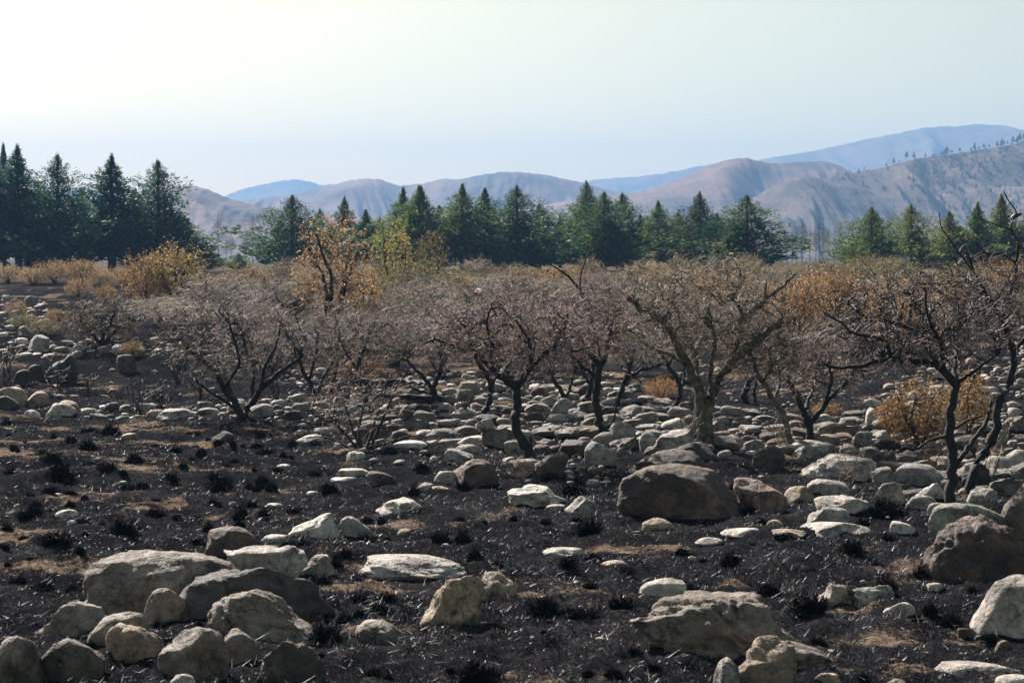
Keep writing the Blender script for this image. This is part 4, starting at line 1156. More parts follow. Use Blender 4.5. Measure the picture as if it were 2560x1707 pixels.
hero('stump', 'blackened curved stump casting a shadow right of the lichen tree', (1866, 1012), 0, [
  (11, 9, [(1866, 1015, 0), (1861, 985, 0), (1868, 960, 0), (1880, 946, 0)]),
  (6, 4, [(1890, 1010, .1), (1884, 980, .1), (1892, 950, .1)])],
  (1880, 930, 30, 30), (6, 20, 60, 80), (0.103, 0.081, 0.083, 1), 218, cat='stump')
hero('bare_bush', 'bare many-stemmed bush with thin spreading twigs before the stone bed', (898, 1124), 0, [
  (5, 2, [(895, 1128, 0), (870, 1090, 0), (840, 1060, -.1), (800, 1045, -.1), (770, 1025, -.1)]),
  (6, 2, [(905, 1128, 0), (895, 1085, 0), (905, 1030, .1), (920, 980, .1), (905, 930, .1)]),
  (6, 2, [(925, 1125, 0), (945, 1075, 0), (965, 1030, -.1), (985, 975, -.1), (1015, 935, -.2)]),
  (5, 2, [(915, 1128, 0), (935, 1060, .2), (960, 990, .3), (970, 930, .3)]),
  (4, 1.6, [(885, 1126, 0), (840, 1100, .2), (800, 1090, .2), (765, 1095, .2)]),
  (4, 1.6, [(930, 1122, 0), (985, 1100, -.2), (1030, 1088, -.3)]),
  (4, 1.6, [(900, 1120, 0), (870, 1040, .4), (850, 970, .5)])],
  (890, 1000, 125, 100), (45, 220, 500, 500), (0.326, 0.234, 0.195, 1), 219, cat='bush', thick=0.8, wob=0.22)
# fallen charred logs
def log_(label, pts, r0, r1, seed):
    r = np.random.default_rng(seed)
    pp = []
    for x, y in pts:
        g = ground_at(x, y); pp.append(np.array(g) + np.array([0, 0, 0.16]))
    p = smooth_path(pp, 16); p[1:-1] += r.normal(0, 0.02, (14, 3))
    d = p[0][1]
    v, f = tubes(p[None], np.linspace(r0, r1, 16)[None] / F * d, 8)
    loc = p.mean(0)
    o = link('fallen_log', mesh_np('fallen_log', v - loc, f, M_BARK, True), None, loc)
    tag(o, label, 'log', 'fallen charred logs')
log_('charred log fallen across the stones, nearer of the two', [(938, 1014), (1010, 1012), (1100, 1016)], 8, 5, 1)
log_('charred log fallen across the stones, farther of the two', [(930, 975), (1000, 968), (1065, 978)], 7, 4, 2)

# ------------------------------------------------------------------ thicket shrubs (prototypes, then copies)
def shrub_proto(seed, counts, rad, h, stems, leaf=None, thick=1.05, low=0.25):
    r = np.random.default_rng(seed)
    limbs = []
    for k in range(stems):
        a = 2 * np.pi * (k + r.uniform(-.3, .3)) / stems
        e = np.array([math.cos(a) * rad * .6, math.sin(a) * rad * .6, h * r.uniform(.6, .85)])
        m1 = e * np.array([.25, .25, .35]) + r.normal(0, .08, 3); m2 = e * np.array([.6, .6, .65]) + r.normal(0, .1, 3)
        limbs.append((np.array([[r.normal(0, .05), r.normal(0, .05), -.1], m1, m2, e]), 0.06 * r.uniform(.7, 1.3), 0.02))
    tr, br, tw, lf = grow(limbs, (0, 0, h * (0.5 + low / 2)), (rad, rad, h * (0.5 - low / 2)), counts, r, thick, 0.35, (0.08, 0.22), *(leaf or (0,)))
    return (mesh_np('trunk', *tr, M_BARK, True), mesh_np('crown', *tw, M_TWIG), mesh_np('leaves', *lf, M_LEAF) if lf else None, mesh_np('branches', *br, M_BARK, True))
SP = [shrub_proto(300 + k, (45, 420, 2300, 3400), 1.35, 2.3, 4 + k % 3) for k in range(5)]
LPR = [shrub_proto(330 + k, (40, 260, 1300, 1000), 1.2, 2.1, 5, (4600, 0.034), low=0.05) for k in range(3)]
TPR = [shrub_proto(340 + k, (34, 200, 900, 700), 0.95, 3.4, 4, (4200, 0.029), low=0.1) for k in range(2)]

def shrub(name, proto, px, py, w, h, tint, label, cat, group, leafcol=None, pw=1.35, ph=2.3, rz=None):
    g = ground_at(px, py)
    W, H = w / F * g.y, h / F * g.y
    t = empty(name, (g.x, g.y, g.z - 0.03), label, cat, group, rng.uniform(0, 6.28) if rz is None else rz,
              (W / (2 * pw), W / (2 * pw), H / ph))
    link('trunk', proto[0], t)
    link('branches', proto[3], t)['kind'] = 'stuff'
    c = link('crown', proto[1], t); c.color = tint
    if proto[2] is not None:
        l = link('leaves', proto[2], t); l.color = leafcol or (0.3, 0.2, 0.06, 1)
    return t

items = []
TH = []
# rows of bare shrubs, far to near
for (y, x0, x1, step, w, h, tints) in [
    (738, 640, 2600, 105, 130, 78, 'far'), (765, 520, 2620, 120, 160, 92, 'far'), (800, 380, 2640, 165, 190, 100, 'mid'),
    (840, 440, 2660, 200, 215, 118, 'mid'), (885, 640, 2640, 235, 230, 130, 'near'), (930, 690, 2250, 300, 220, 140, 'near')]:
    x = x0
    while x < x1:
        xx = x + rng.uniform(-35, 35); yy = y + rng.uniform(-14, 14)
        ok = True
        if 2050 < xx < 2230 and yy > 870: ok = False
        if xx < 640 and yy < 790: ok = False
        if 1930 < xx < 2600 and yy > 780: ok = rng.random() < 0.3
        if ok and not (1620 < xx < 1700 and yy > 900): TH.append((xx, yy, w * rng.uniform(.65, 1.2), h * rng.uniform(.5, 1.4), tints))
        x += step
TI = {'far': [(0.52, 0.40, 0.26, 1), (0.45, 0.35, 0.27, 1), (0.50, 0.42, 0.22, 1), (0.44, 0.35, 0.29, 1)],
      'mid': [(0.37, 0.30, 0.27, 1), (0.34, 0.275, 0.26, 1), (0.41, 0.33, 0.24, 1)],
      'near': [(0.33, 0.265, 0.25, 1), (0.36, 0.28, 0.245, 1)]}
for k, (x, y, w, h, ti) in enumerate(TH):
    o = shrub('bare_shrub', SP[k % 5], x, y, w, h, TI[ti][k % len(TI[ti])], None, 'shrub', 'bare thorn shrubs of the thicket')
    items.append((o, x, y - h * 0.5, {'far': 'far bare grey-brown', 'mid': 'bare grey-brown', 'near': 'leafless grey-brown'}[ti]))
LAND2 = LAND + [(x, 640, 'conifer group') for x in ()] + [(2250, 780, 'the orange shrub on the right'), (1080, 740, 'the olive shrub'), (1760, 780, 'the lichen tree crown'), (585, 850, 'the low spreading crown'),
    (1290, 830, 'the wide forked crown'), (1865, 660, 'the broad conifer'), (2170, 640, 'the round green conifer'), (2500, 760, 'the right-edge tree crown'), (1500, 760, 'the tall top shoot'), (730, 690, 'the wide conifer')]
autolabel(items, '{d} shrub {r} {p}{o}', LAND2)

# leafy survivors
OR = (0.35, 0.22, 0.11, 1); YE = (0.40, 0.33, 0.08, 1); OL = (0.20, 0.175, 0.06, 1); GO = (0.36, 0.22, 0.07, 1); OLG = (0.15, 0.15, 0.055, 1)
def leafy(proto, x, y, w, h, col, label, name='leafy_shrub', cat='shrub', group='shrubs that kept scorched leaves', pw=1.2, ph=2.1, tint=(0.12, 0.09, 0.07, 1)):
    return shrub(name, proto, x, y, w, h, tint, label, cat, group, col, pw, ph)
leafy(LPR[0], 365, 768, 125, 140, OR, 'orange half of the bright bush, left of its golden-yellow part')
leafy(LPR[1], 440, 768, 165, 160, (0.37, 0.28, 0.10, 1), 'golden-yellow bush standing before the left conifers')
leafy(TPR[0], 832, 860, 215, 325, OR, 'tall orange-leaved tree left of centre', 'orange_tree', 'tree', None, .95, 3.4)
leafy(TPR[1], 905, 850, 110, 190, (0.38, 0.2, 0.05, 1), 'smaller orange-leaved sapling right of the tall orange tree', 'orange_tree', 'tree', None, .95, 3.4)
leafy(TPR[1], 985, 790, 120, 235, YE, 'yellow-topped tree between the orange tree and the conifers', 'yellow_tree', 'tree', None, .95, 3.4)
leafy(TPR[0], 1078, 790, 100, 215, OL, 'olive-leaved slim tree right of the yellow-topped tree', 'olive_tree', 'tree', None, .95, 3.4)
leafy(LPR[2], 1060, 800, 210, 140, OLG, 'wide olive-brown shrub below the yellow-topped tree')
leafy(LPR[0], 1130, 790, 130, 110, GO, 'golden-brown shrub right of the wide olive shrub')
leafy(LPR[1], 990, 800, 130, 120, OL, 'olive shrub left of the wide olive-brown one')
leafy(LPR[1], 745, 790, 90, 100, (0.27, 0.23, 0.09, 1), 'pale olive shrub left of the tall orange tree')
leafy(LPR[0], 1985, 850, 150, 160, OR, 'orange shrub right behind the lichen tree crown')
leafy(LPR[1], 2080, 830, 190, 165, OR, 'bright orange shrub in the right thicket')
leafy(LPR[2], 2250, 880, 230, 200, OR, 'large orange shrub behind the open-crowned right tree')
leafy(LPR[0], 1850, 800, 160, 110, OR, 'orange shrub showing behind the top of the lichen tree')
leafy(LPR[1], 1770, 800, 110, 120, GO, 'golden shrub left behind the top of the lichen tree')
leafy(LPR[2], 2050, 745, 140, 105, OLG, 'olive shrub below the hill, left of the round green conifer')
leafy(LPR[1], 2160, 745, 150, 110, OL, 'olive-yellow shrub below the round green conifer')
leafy(LPR[0], 2250, 750, 150, 105, OLG, 'olive shrub right of the one below the round conifer')
leafy(LPR[2], 2400, 800, 170, 120, (0.25, 0.16, 0.06, 1), 'rust-brown shrub behind the right-edge trees')
leafy(LPR[1], 2540, 790, 150, 140, OR, 'orange shrub at the right edge behind the leaning tree')
leafy(LPR[2], 2300, 1130, 200, 190, (0.31, 0.19, 0.08, 1), 'rusty-leaved shrub left of the right-hand charred trunk')
leafy(LPR[0], 2420, 1090, 130, 170, (0.31, 0.20, 0.08, 1), 'rusty shrub behind the right-hand charred trunk')
leafy(LPR[1], 2235, 1080, 110, 90, (0.34, 0.2, 0.06, 1), 'small golden shrub on the right bank')
leafy(LPR[0], 2062, 1045, 70, 45, GO, 'little golden tuft-like shrub right of the twin-stemmed tree')
leafy(LPR[1], 1655, 1000, 90, 60, (0.40, 0.22, 0.08, 1), 'low golden scrub left of the lichen-covered tree')
leafy(LPR[2], 890, 960, 150, 110, (0.20, 0.10, 0.04, 1), 'brown-leaved shrub behind the bare many-stemmed bush')
leafy(LPR[1], 1240, 930, 160, 110, (0.30, 0.20, 0.06, 1), 'yellowish shrub seen through the wide forked crown')
items = []
for k in range(24):
    x = 640 + 83 * k + rng.uniform(-20, 20); y = rng.uniform(722, 752)
    if 1880 < x < 2130: y += 8
    cc, wd_ = [(GO, 'golden'), (OLG, 'olive'), (OL, 'yellow-olive'), ((0.26, 0.17, 0.08, 1), 'rusty')][int(rng.integers(4))]
    o = leafy(LPR[k % 3], x, y, rng.uniform(90, 150), rng.uniform(55, 95), cc, None, 'far_shrub', 'shrub', 'leafy shrubs along the far edge of the thicket')
    items.append((o, x, y - 40, wd_))
autolabel(items, 'far {d} shrub {r} {p}{o}', LAND2 + [(145, 690, 'the second big conifer'), (1155, 700, 'the spired conifer'), (1292, 700, 'the dense middle conifer'), (1510, 700, 'the full dark conifer'), (1748, 700, 'the brownish conifer'), (2372, 690, 'the yellowish slim conifer')])
items = []
for (x, y, w, h, c) in [(20, 708, 95, 46, GO), (85, 712, 90, 44, GO), (135, 708, 100, 58, GO), (205, 710, 110, 62, GO), (255, 718, 80, 45, GO), (305, 712, 90, 48, GO),
                        (195, 745, 70, 50, GO), (265, 755, 60, 45, GO), (40, 790, 60, 40, OR), (140, 805, 60, 35, GO), (60, 820, 80, 40, OL), (110, 838, 80, 45, OL), (610, 718, 70, 35, GO), (520, 720, 50, 35, GO), (680, 725, 60, 35, GO),
                        (540, 735, 90, 45, GO), (870, 735, 90, 50, GO), (1190, 745, 110, 50, GO), (1260, 740, 110, 45, GO), (1340, 742, 110, 45, GO), (1420, 745, 110, 50, GO), (330, 890, 60, 40, GO), (2100, 760, 90, 50, GO), (1930, 770, 90, 60, GO)]:
    o = leafy(LPR[len(items) % 3], x, y, w, h, c, None, 'scorched_shrub', 'shrub', 'low scorched golden shrubs')
    items.append((o, x, y - h / 2, 'orange-brown' if c == OR else 'olive' if c == OL else 'golden-brown'))
autolabel(items, 'low {d} shrub {r} {p}{o}', LAND2 + [(145, 690, 'the second big conifer'), (280, 690, 'the thin-topped conifer'), (20, 690, 'the left-edge conifers'), (597, 690, 'the lone young conifer'), (1155, 700, 'the spired conifer'), (1290, 700, 'the dense middle conifer')])

# small burnt brush stems on the left slope and saplings among the right stones
def wisps(label, px, py, w, h, n, seed, tint, name='burnt_brush'):
    r = np.random.default_rng(seed)
    g = ground_at(px, py); W, H = w / F * g.y, h / F * g.y
    A = np.stack([r.normal(0, W * .08, n), r.normal(0, W * .08, n), np.full(n, -0.03)], -1)
    B = np.stack([r.uniform(-.5, .5, n) * W, r.uniform(-.4, .4, n) * W, H * r.uniform(.5, 1, n)], -1)
    P = bridge(A, B, 6, 0.12, r)
    v1, f1 = tubes(P, np.linspace(1, .4, 6)[None] * np.full((n, 1), 0.010 * g.y / 35), 4)
    m = n * 7
    A2 = P[r.integers(0, n, m), r.integers(2, 6, m)]
    d = r.normal(size=(m, 3)); d[:, 2] += .6; d /= np.linalg.norm(d, axis=1)[:, None]
    P2 = bridge(A2, A2 + d * (H * r.uniform(.12, .35, m))[:, None], 4, .15, r)
    v2, f2 = tubes(P2, np.linspace(1, .5, 4)[None] * np.full((m, 1), 0.005 * g.y / 35), 3)
    o = link(name, mesh_np(name, np.concatenate([v1, v2]), np.concatenate([f1, f2 + len(v1)]), M_TWIG), None, (g.x, g.y, g.z))
    o.color = tint
    tag(o, label, 'brush', 'thin burnt brush')
for k, (x, y, w, h, lab) in enumerate([
    (345, 1035, 60, 110, 'thin burnt brush stems left of the low spreading tree'), (400, 1030, 50, 80, 'spindly burnt stems beside the square brown stone'),
    (145, 975, 80, 90, 'burnt brush before the bulky dark boulder, left slope'), (215, 985, 60, 70, 'burnt twigs on the left slope below the bank'),
    (15, 960, 60, 120, 'black brush at the left edge of the slope'), (500, 1000, 70, 90, 'burnt twigs behind the wide grey belt boulder'),
    (690, 1000, 60, 100, 'burnt brush behind the dark-fronted dome boulder'), (450, 960, 80, 80, 'burnt brush under the left side of the low spreading crown')]):
    wisps(lab, x, y, w, h, 9, 700 + k, (0.055, 0.045, 0.042, 1))
for k, (x, y, w, h, lab) in enumerate([
    (2112, 1222, 110, 130, 'pale leafless sapling before the very long pale boulder'), (1720, 1120, 70, 130, 'thin dry stalks at the left foot of the lichen tree'),
    (1950, 1130, 60, 90, 'pale twig sapling right of the lichen tree'), (2345, 1190, 120, 130, 'reddish bare stems beside the right-hand charred trunk'),
    (2470, 1200, 110, 140, 'bare stems among stones right of the leaning charred trunk'), (1160, 1040, 80, 90, 'dry stalks between the leaning and curved trunks')]):
    wisps(lab, x, y, w, h, 6, 720 + k, (0.24, 0.16, 0.11, 1) if k != 3 else (0.20, 0.08, 0.04, 1), 'dry_sapling')

# ------------------------------------------------------------------ conifers
def conifer_proto(seed, base=0.10, width=0.20, full=1.0, droop=0.25, nb=140, ns=86, ss=1.16):
    """unit height"""
    r = np.random.default_rng(seed)
    V, Fc = [], []
    tv, tf = tubes(smooth_path([(0, 0, -.02), (r.normal(0, .004), 0, .5), (r.normal(0, .006), 0, 1.0)], 14)[None], np.linspace(.017, .0015, 14)[None], 6)
    h = base + (0.985 - base) * (np.arange(nb) + r.random(nb)) / nb
    h = np.sort(h)
    t = (h - base) / (1 - base)
    prof = np.minimum(1, (t + .10) * 5.5) * (1 - t) ** 0.68 * np.interp(t, [0.6, 0.88, 1.0], [1.0, 0.55, 0.12])
    R = width * full * prof * r.uniform(0.38, 1.28, nb) * (1 + 0.22 * np.sin(np.arange(nb) * 2.399 * 2 + h * 9 + seed)) * (1 + 0.22 * vn2(h * 9, h * 0 + seed, seed)) + 0.002
    az = np.arange(nb) * 2.399 + r.normal(0, .3, nb)
    st = (np.clip(r.random((nb, ns)), 0, 1)) ** 0.65
    up = (0.75 + 0.5 * t)[:, None]
    z = h[:, None] + R[:, None] * (up * st - droop * st ** 2) + r.normal(0, 0.014, (nb, ns))
    rr = R[:, None] * st
    sidew = (r.normal(0, 1, (nb, ns)) * 0.36 * R[:, None] * (1 - 0.55 * st))
    ca, sa = np.cos(az)[:, None], np.sin(az)[:, None]
    p = np.stack([ca * rr - sa * sidew, sa * rr + ca * sidew, z - np.abs(sidew) * 0.25 + r.normal(0, .004, (nb, ns))], -1).reshape(-1, 3)
    m = len(p)
    L = ss * r.uniform(0.014, 0.034, m) * (0.20 + 1.0 * np.repeat(1 - t, ns))
    A = np.repeat(az, ns) + np.sign(sidew).ravel() * r.uniform(0.1, 0.9, m)
    el = r.normal(0.55, 0.5, m) + 0.35 * np.repeat(t, ns)
    dv = np.stack([np.cos(A) * np.cos(el), np.sin(A) * np.cos(el), np.sin(el)], -1)
    sd_ = np.cross(dv, r.normal(size=(m, 3))); sd_ /= np.linalg.norm(sd_, axis=1)[:, None]
    wd = L * r.uniform(0.16, 0.3, m)
    v = np.stack([p, p + dv * (L * .45)[:, None] + sd_ * wd[:, None], p + dv * L[:, None], p + dv * (L * .45)[:, None] - sd_ * wd[:, None]], 1).reshape(-1, 3)
    f = np.arange(4 * m).reshape(-1, 4)
    # limbs
    bp = np.stack([np.stack([np.cos(az) * R * s, np.sin(az) * R * s, h + R * ((0.75 + .5 * t) * s - droop * s * s)], -1) for s in (0, .3, .65)], 1)
    bv, bf = tubes(bp, np.array([[1, .7, .3]]) * np.full((nb, 1), .0028), 3)
    tv, tf = np.concatenate([tv, bv]), np.concatenate([tf, bf + len(tv)])
    return mesh_np('trunk', tv, tf, M_TRUNKC, True), mesh_np('crown', v, f, M_NEEDLE)
CP = [conifer_proto(600, .10, .19, 1.0, .3), conifer_proto(601, .04, .24, 1.0, .2), conifer_proto(602, .16, .16, .95, .35, 120), conifer_proto(603, .03, .28, 1.1, .15, 165),
      conifer_proto(604, .12, .20, 1.0, .4, 130), conifer_proto(605, .02, .22, 1.05, .1, 150), conifer_proto(606, .07, .17, 1.0, .25, 130)]
CW = [.19, .24, .16, .28, .20, .22, .17]
GD = (0.034, 0.080, 0.050, 1); GB = (0.044, 0.098, 0.078, 1); GG = (0.105, 0.150, 0.045, 1); GY = (0.15, 0.165, 0.050, 1); GM = (0.060, 0.105, 0.044, 1)
CON = [  # px, top, base, width px, proto, distance, tint, label
 (-20, 395, 700, 130, 0, 150, GB, 'conifer cut by the left edge of the picture'),
 (12, 372, 700, 105, 4, 156, GB, 'narrow conifer at the far left with a bent tip'),
 (47, 376, 698, 140, 2, 150, GB, 'tall feathery conifer second from the left edge'),
 (100, 470, 700, 130, 5, 158, GD, 'shorter dark conifer filling the gap right of the left feathery one'),
 (146, 398, 700, 190, 1, 146, GD, 'tall dark conifer with spire tip, third of the left row'),
 (205, 480, 700, 150, 0, 156, GD, 'dark conifer shoulder left of the thin-topped conifer'),
 (281, 398, 700, 160, 2, 150, GB, 'thin-topped airy conifer in the middle of the left row'),
 (340, 480, 700, 120, 5, 158, GM, 'short green conifer between the airy and the last tall left ones'),
 (397, 412, 700, 190, 1, 148, GD, 'last tall dark conifer of the left row'),
 (470, 552, 700, 120, 5, 150, GM, 'small green conifer stepping down at the right end of the left row'),
 (512, 605, 700, 80, 3, 152, GG, 'lowest light green conifer at the right end of the left row'),
 (597, 634, 695, 62, 3, 165, GG, 'lone young conifer in the gap before the left hill'),
 (732, 496, 702, 190, 3, 160, GM, 'wide bushy conifer right of the left hill'),
 (800, 528, 700, 90, 5, 170, GM, 'small conifer behind the top of the tall orange tree'),
 (862, 498, 700, 85, 6, 175, GM, 'thin conifer with long tip behind the orange tree'),
 (915, 530, 700, 90, 0, 172, GM, 'small conifer left of the yellow-topped tree'),
 (950, 548, 700, 80, 5, 178, GG, 'shortest conifer behind the yellow-topped tree'),
 (1008, 476, 705, 110, 6, 165, GG, 'left peak of the twin conifers above the yellow-topped tree'),
 (1050, 472, 705, 150, 0, 160, GG, 'right peak of the twin conifers above the yellow-topped tree'),
 (1098, 520, 705, 120, 5, 170, GM, 'shorter conifer left of the spired one, centre'),
 (1156, 468, 712, 130, 4, 158, GG, 'spired conifer with layered branches left of centre'),
 (1212, 478, 712, 120, 0, 160, GM, 'conifer with open crown right of the spired one'),
 (1252, 560, 712, 100, 5, 166, GM, 'low conifer between the open-crowned and dense middle ones'),
 (1292, 472, 716, 170, 1, 155, GM, 'dense tall conifer in the middle of the picture'),
 (1348, 515, 716, 130, 1, 160, GD, 'dark sloping conifer on the right flank of the dense middle one'),
 (1400, 545, 705, 70, 6, 180, GM, 'faint narrow conifer in the gap right of the dense middle one'),
 (1466, 462, 712, 130, 5, 160, GG, 'pointed light green conifer right of the central gap'),
 (1510, 488, 712, 160, 1, 155, GM, 'full dark conifer right of the pointed light green one'),
 (1556, 490, 712, 140, 1, 160, GM, 'full conifer left of the smaller light ones, right of centre'),
 (1600, 540, 706, 80, 6, 178, GM, 'small slim conifer behind the full ones, right of centre'),
 (1645, 508, 706, 110, 4, 168, GG, 'light green conifer with drooping boughs, right of centre'),
 (1695, 535, 706, 100, 5, 172, GM, 'small bushy conifer left of the tall brownish one'),
 (1748, 488, 704, 130, 5, 155, (0.05, 0.066, 0.032, 1), 'brownish green conifer left of the broad one'),
 (1792, 540, 704, 140, 1, 152, GD, 'dark conifer filling between the brownish and broad ones'),
 (1866, 496, 702, 200, 1, 148, GM, 'broad conifer at the right end of the middle row'),
 (2178, 525, 690, 165, 3, 140, GG, 'round bright green conifer, first of the right row'),
 (2276, 518, 690, 135, 1, 145, GY, 'olive-tinged conifer second of the right row'),
 (2372, 535, 690, 110, 5, 150, GY, 'yellowish slim conifer third of the right row'),
 (2442, 512, 690, 95, 6, 150, GG, 'thin pointed conifer fourth of the right row'),
 (2400, 570, 690, 90, 5, 156, GM, 'low conifer between the slim and thin pointed right ones'),
 (2502, 492, 690, 100, 6, 155, GY, 'pale slim conifer behind the right-edge shoots'),
 (2575, 520, 690, 110, 5, 155, GG, 'conifer cut by the right edge of the picture'),
]
for k, (x, top, base, w, pi, d, tint, lab) in enumerate(CON):
    p = at_depth(x, base, d)
    gzv = float(gz(p.x, d, False))
    H = (at_depth(x, top, d).z - gzv) * 1.04
    W = w / F * d
    t = empty('conifer', (p.x, d, gzv), lab, 'conifer', 'conifers behind the thicket', rng.uniform(0, 6.28), (W / (2 * CW[pi] * .73), W / (2 * CW[pi] * .73), H))
    link('trunk', CP[pi][0], t)
    c = link('crown', CP[pi][1], t); c.color = tint

# slim bare trees at the foot of the hills
def bare_far(seed):
    r = np.random.default_rng(seed)
    tr, br, tw, _ = grow([(np.array([(0, 0, -.1), (.1, 0, 3), (0, .1, 6), (.05, 0, 8)]), .09, .03)], (0, 0, 5), (1.3, 1.3, 3.2), (40, 160, 500, 10), r, 2.6, .2)
    return mesh_np('trunk', np.concatenate([tr[0], br[0]]), np.concatenate([tr[1], br[1] + len(tr[0])]), M_BARK, True), mesh_np('crown', *tw, M_TWIG)
BF = [bare_far(650 + k) for k in range(3)]
items = []
for k in range(30):
    x = [1965, 1985, 2005, 2020, 2040, 2060, 2080, 1950, 2100, 1990, 2030, 2075, 2120, 1940, 575, 620, 640, 660, 560, 545, 610, 650, 585, 630, 2010, 2055, 1975, 2095, 2045, 2130][k] + rng.uniform(-6, 6)
    d = rng.uniform(420, 620)
    p = at_depth(x, 660, d); z = float(gz(p.x, d, False))
    s = rng.uniform(.8, 1.4)
    t = empty('bare_tree', (p.x, d, z), None, 'tree', 'slim bare trees at the foot of the hills', rng.uniform(0, 6.28), (s, s, s))
    link('trunk', BF[k % 3][0], t); c = link('crown', BF[k % 3][1], t); c.color = (0.22, 0.17, 0.14, 1)
    items.append((t, x, 650, 'slim bare far'))
autolabel(items, '{d} tree {r} {p}{o}', [(597, 660, 'the lone young conifer'), (1866, 640, 'the broad conifer'), (2178, 640, 'the round green conifer'), (730, 660, 'the wide bushy conifer'), (2030, 640, 'the hollow below the hill')])

# pines on the right hill: those on the skyline and the clear ones on the slope
def pine_proto(seed):
    r = np.random.default_rng(seed)
    return conifer_proto(seed, r.uniform(.2, .4), r.uniform(.14, .2), 1.0, .1, 40, 30, 3.0)
PP = [pine_proto(670 + k) for k in range(4)]
RX, RY, RZ = RH
kd = np.stack([RX.ravel(), RY.ravel(), RZ.ravel()], -1)
dep = kd[:, 1]; kpx = 1280 + F * kd[:, 0] / dep; kpy = 640 - F * (kd[:, 2] - CAM_H) / dep
front = (np.arange(len(kd)) // RX.shape[1]) >= 10
items = []
PX_ = [(2500 + 60 * rng.random() ** 0.7, 0) for _ in range(7)] + [(2350 + 30 * rng.random(), 0) for _ in range(4)] + [(2160, 0), (2214, 0), (2232, 0), (2245, 0), (2262, 0), (2282, 0), (2312, 0), (2330, 0), (2352, 0), (2362, 0), (2372, 0), (2395, 0), (2422, 0), (2434, 0), (2444, 0), (2454, 0), (2470, 0), (2488, 0), (2498, 0), (2506, 0), (2515, 0), (2536, 0), (2545, 0), (2556, 0)]
SL = [(2030 + 530 * rng.random(), rng.uniform(6, 190)) for _ in range(190)]
SL = [(x, dy) for x, dy in SL if dy < 30 + (x - 2030) * 0.33 and not (x < 2250 and dy > 70)]
for k, (x, dy) in enumerate(PX_ + SL):
    cy = np.interp(x, [2050, 2133, 2262, 2405, 2500, 2560], [450, 431, 404, 382, 367, 351])
    y = cy + dy
    q = np.where(front, (kpx - x) ** 2 + (kpy - y) ** 2, 1e9).argmin()
    h = (rng.uniform(9, 26) if dy == 0 else rng.uniform(10, 22)) / F * dep[q]
    w = rng.uniform(.75, 1.3)
    t = empty('hill_pine', kd[q] - np.array([0, 0, 0.5]), None, 'pine', 'pines on the burnt right hill', rng.uniform(0, 6.28), (h * w, h * w, h))
    link('trunk', PP[k % 4][0], t); c = link('crown', PP[k % 4][1], t)
    c.color = (0.06, 0.075, 0.035, 1) if k % 5 else (0.15, 0.12, 0.05, 1)
    items.append((t, x, y, 'skyline' if dy == 0 else 'scorched' if k % 5 == 0 else 'dark'))
autolabel(items, '{d} hill pine {r} {p}{o}', [(2133, 432, 'the hill saddle'), (2214, 418, 'the low crest'), (2310, 394, 'the middle crest'), (2360, 389, 'the bushy crest clump'), (2445, 377, 'the crest pine row'), (2536, 361, 'the crest by the right edge'),
    (2276, 520, 'the olive-tinged conifer'), (2442, 512, 'the thin pointed conifer'), (2400, 450, 'the shaded hollow'), (2530, 500, 'the right-edge shoots'), (2300, 450, 'the upper left slope'), (2500, 430, 'the upper right slope'), (2180, 525, 'the round green conifer'), (2180, 460, 'the saddle slope')])

_lp = conifer_proto(690, .15, .2, 1.0, .1, 18, 6, 6.0)[1]
_lv = np.empty(len(_lp.vertices) * 3, np.float32); _lp.vertices.foreach_get('co', _lv); _lv = _lv.reshape(-1, 3)
V, base = [], 0
for k in range(640):
    x = 2060 + 620 * rng.random() ** 0.75; dy = rng.uniform(0, 200)
    cy = np.interp(x, [2050, 2133, 2262, 2405, 2500, 2560, 2700], [450, 431, 404, 382, 367, 351, 305])
    if vn2(x / 70.0, dy / 45.0, 77) + (x - 2300) / 500.0 < -0.05: continue
    q = np.where(front, (kpx - x) ** 2 + (kpy - cy - dy) ** 2, 1e9).argmin()
    h = rng.uniform(10, 22) / F * dep[q]
    V.append(_lv * np.array([h, h, h]) * rng.uniform(.8, 1.3, 3) + kd[q])
V = np.concatenate(V)
o = link('hill_wood', mesh_np('hill_wood', V, np.arange(len(V)).reshape(-1, 4), M_NEEDLE)); o.color = (0.065, 0.075, 0.045, 1)
tag(o, 'scorched pine wood covering the shaded part of the right hill', 'wood', None, 'stuff')

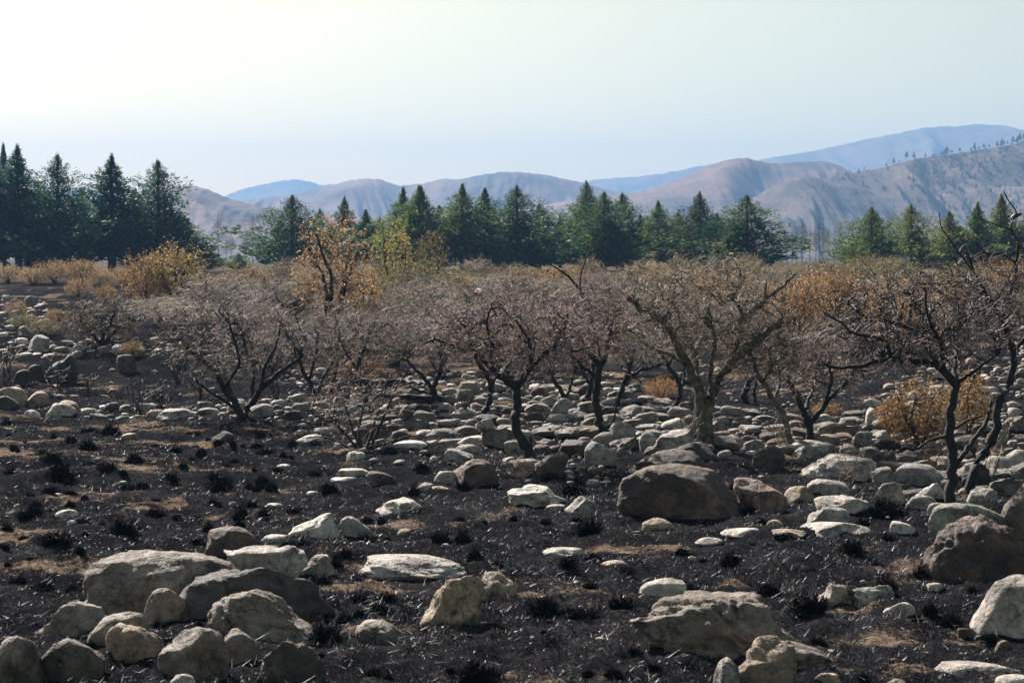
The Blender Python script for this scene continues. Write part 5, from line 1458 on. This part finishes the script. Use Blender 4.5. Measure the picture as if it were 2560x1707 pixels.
# ------------------------------------------------------------------ small bird on the right-hand shoot
def bird():
    p = at_depth(2538, 543, rtd + 0.1)
    t = empty('bird', p, 'small dark bird with pale belly perched on the right-edge shoot', 'bird')
    u = np.linspace(0, 1, 14)
    # axis from tail (left, low) to beak (right, up)
    ax = np.stack([-0.10 + 0.19 * u, 0 * u, -0.035 + 0.075 * u + 0.012 * np.sin(u * 3)], -1)
    rad = np.interp(u, [0, .22, .35, .5, .66, .74, .84, .95, 1], [.006, .008, .02, .032, .031, .023, .022, .012, .002])
    v, f = tubes(ax[None], rad[None], 10)
    m, nt, b, out = mat('bird_plumage')
    tc = N(nt, 'ShaderNodeTexCoord'); sx = N(nt, 'ShaderNodeSeparateXYZ'); nt.links.new(tc.outputs['Object'], sx.inputs[0])
    e = math_n(nt, 'SUBTRACT', sx.outputs['Z'], math_n(nt, 'MULTIPLY', sx.outputs['X'], 0.4))
    nt.links.new(ramp(nt, math_n(nt, 'ADD', math_n(nt, 'MULTIPLY', e, 8.0), 0.5), [(0.40, (0.6, 0.57, 0.52)), (0.52, (0.03, 0.028, 0.03))]), b.inputs['Base Color'])
    link('body', mesh_np('body', v, f, m, True), t)
    beak = simple_mat('beak_horn', (0.03, 0.025, 0.02), .5)
    v, f = tubes(np.array([[(.084, 0, .047), (.108, 0, .050)]]), np.array([[.006, .001]]), 6)
    link('beak', mesh_np('beak', v, f, beak), t)
    for s in (-1, 1):
        v, f = tubes(np.array([[(.03, .026 * s, .012), (-.02, .030 * s, -.002), (-.075, .012 * s, -.024)]]), np.array([[.016, .014, .003]]), 6)
        link('wing', mesh_np('wing', v, f, beak, True), t)
        v, f = tubes(np.array([[(.0, .01 * s, -.02), (.004, .01 * s, -.05)]]), np.array([[.003, .002]]), 5)
        link('leg', mesh_np('leg', v, f, beak), t)
bird()

# ------------------------------------------------------------------ the hazy air
def haze():
    x0, x1, y0, y1, z0, z1 = -12500, 12500, -400, 5450, -12, 300
    v = [(x, y, z) for x in (x0, x1) for y in (y0, y1) for z in (z0, z1)]
    f = [(0, 1, 3, 2), (4, 6, 7, 5), (0, 4, 5, 1), (2, 3, 7, 6), (0, 2, 6, 4), (1, 5, 7, 3)]
    m = bpy.data.materials.new('haze'); m.use_nodes = True
    nt = m.node_tree; nt.nodes.remove(nt.nodes['Principled BSDF'])
    pv = N(nt, 'ShaderNodeVolumePrincipled')
    pv.inputs['Color'].default_value = (0.205, 0.385, 0.69, 1)
    pv.inputs['Density'].default_value = 2.7e-4
    pv.inputs['Anisotropy'].default_value = 0.2
    nt.links.new(pv.outputs[0], nt.nodes['Material Output'].inputs['Volume'])
    o = link('haze', mesh_np('haze', v, f, m))
    tag(o, 'pale blue haze hanging in the air before the hills', 'haze', None, 'stuff')
haze()
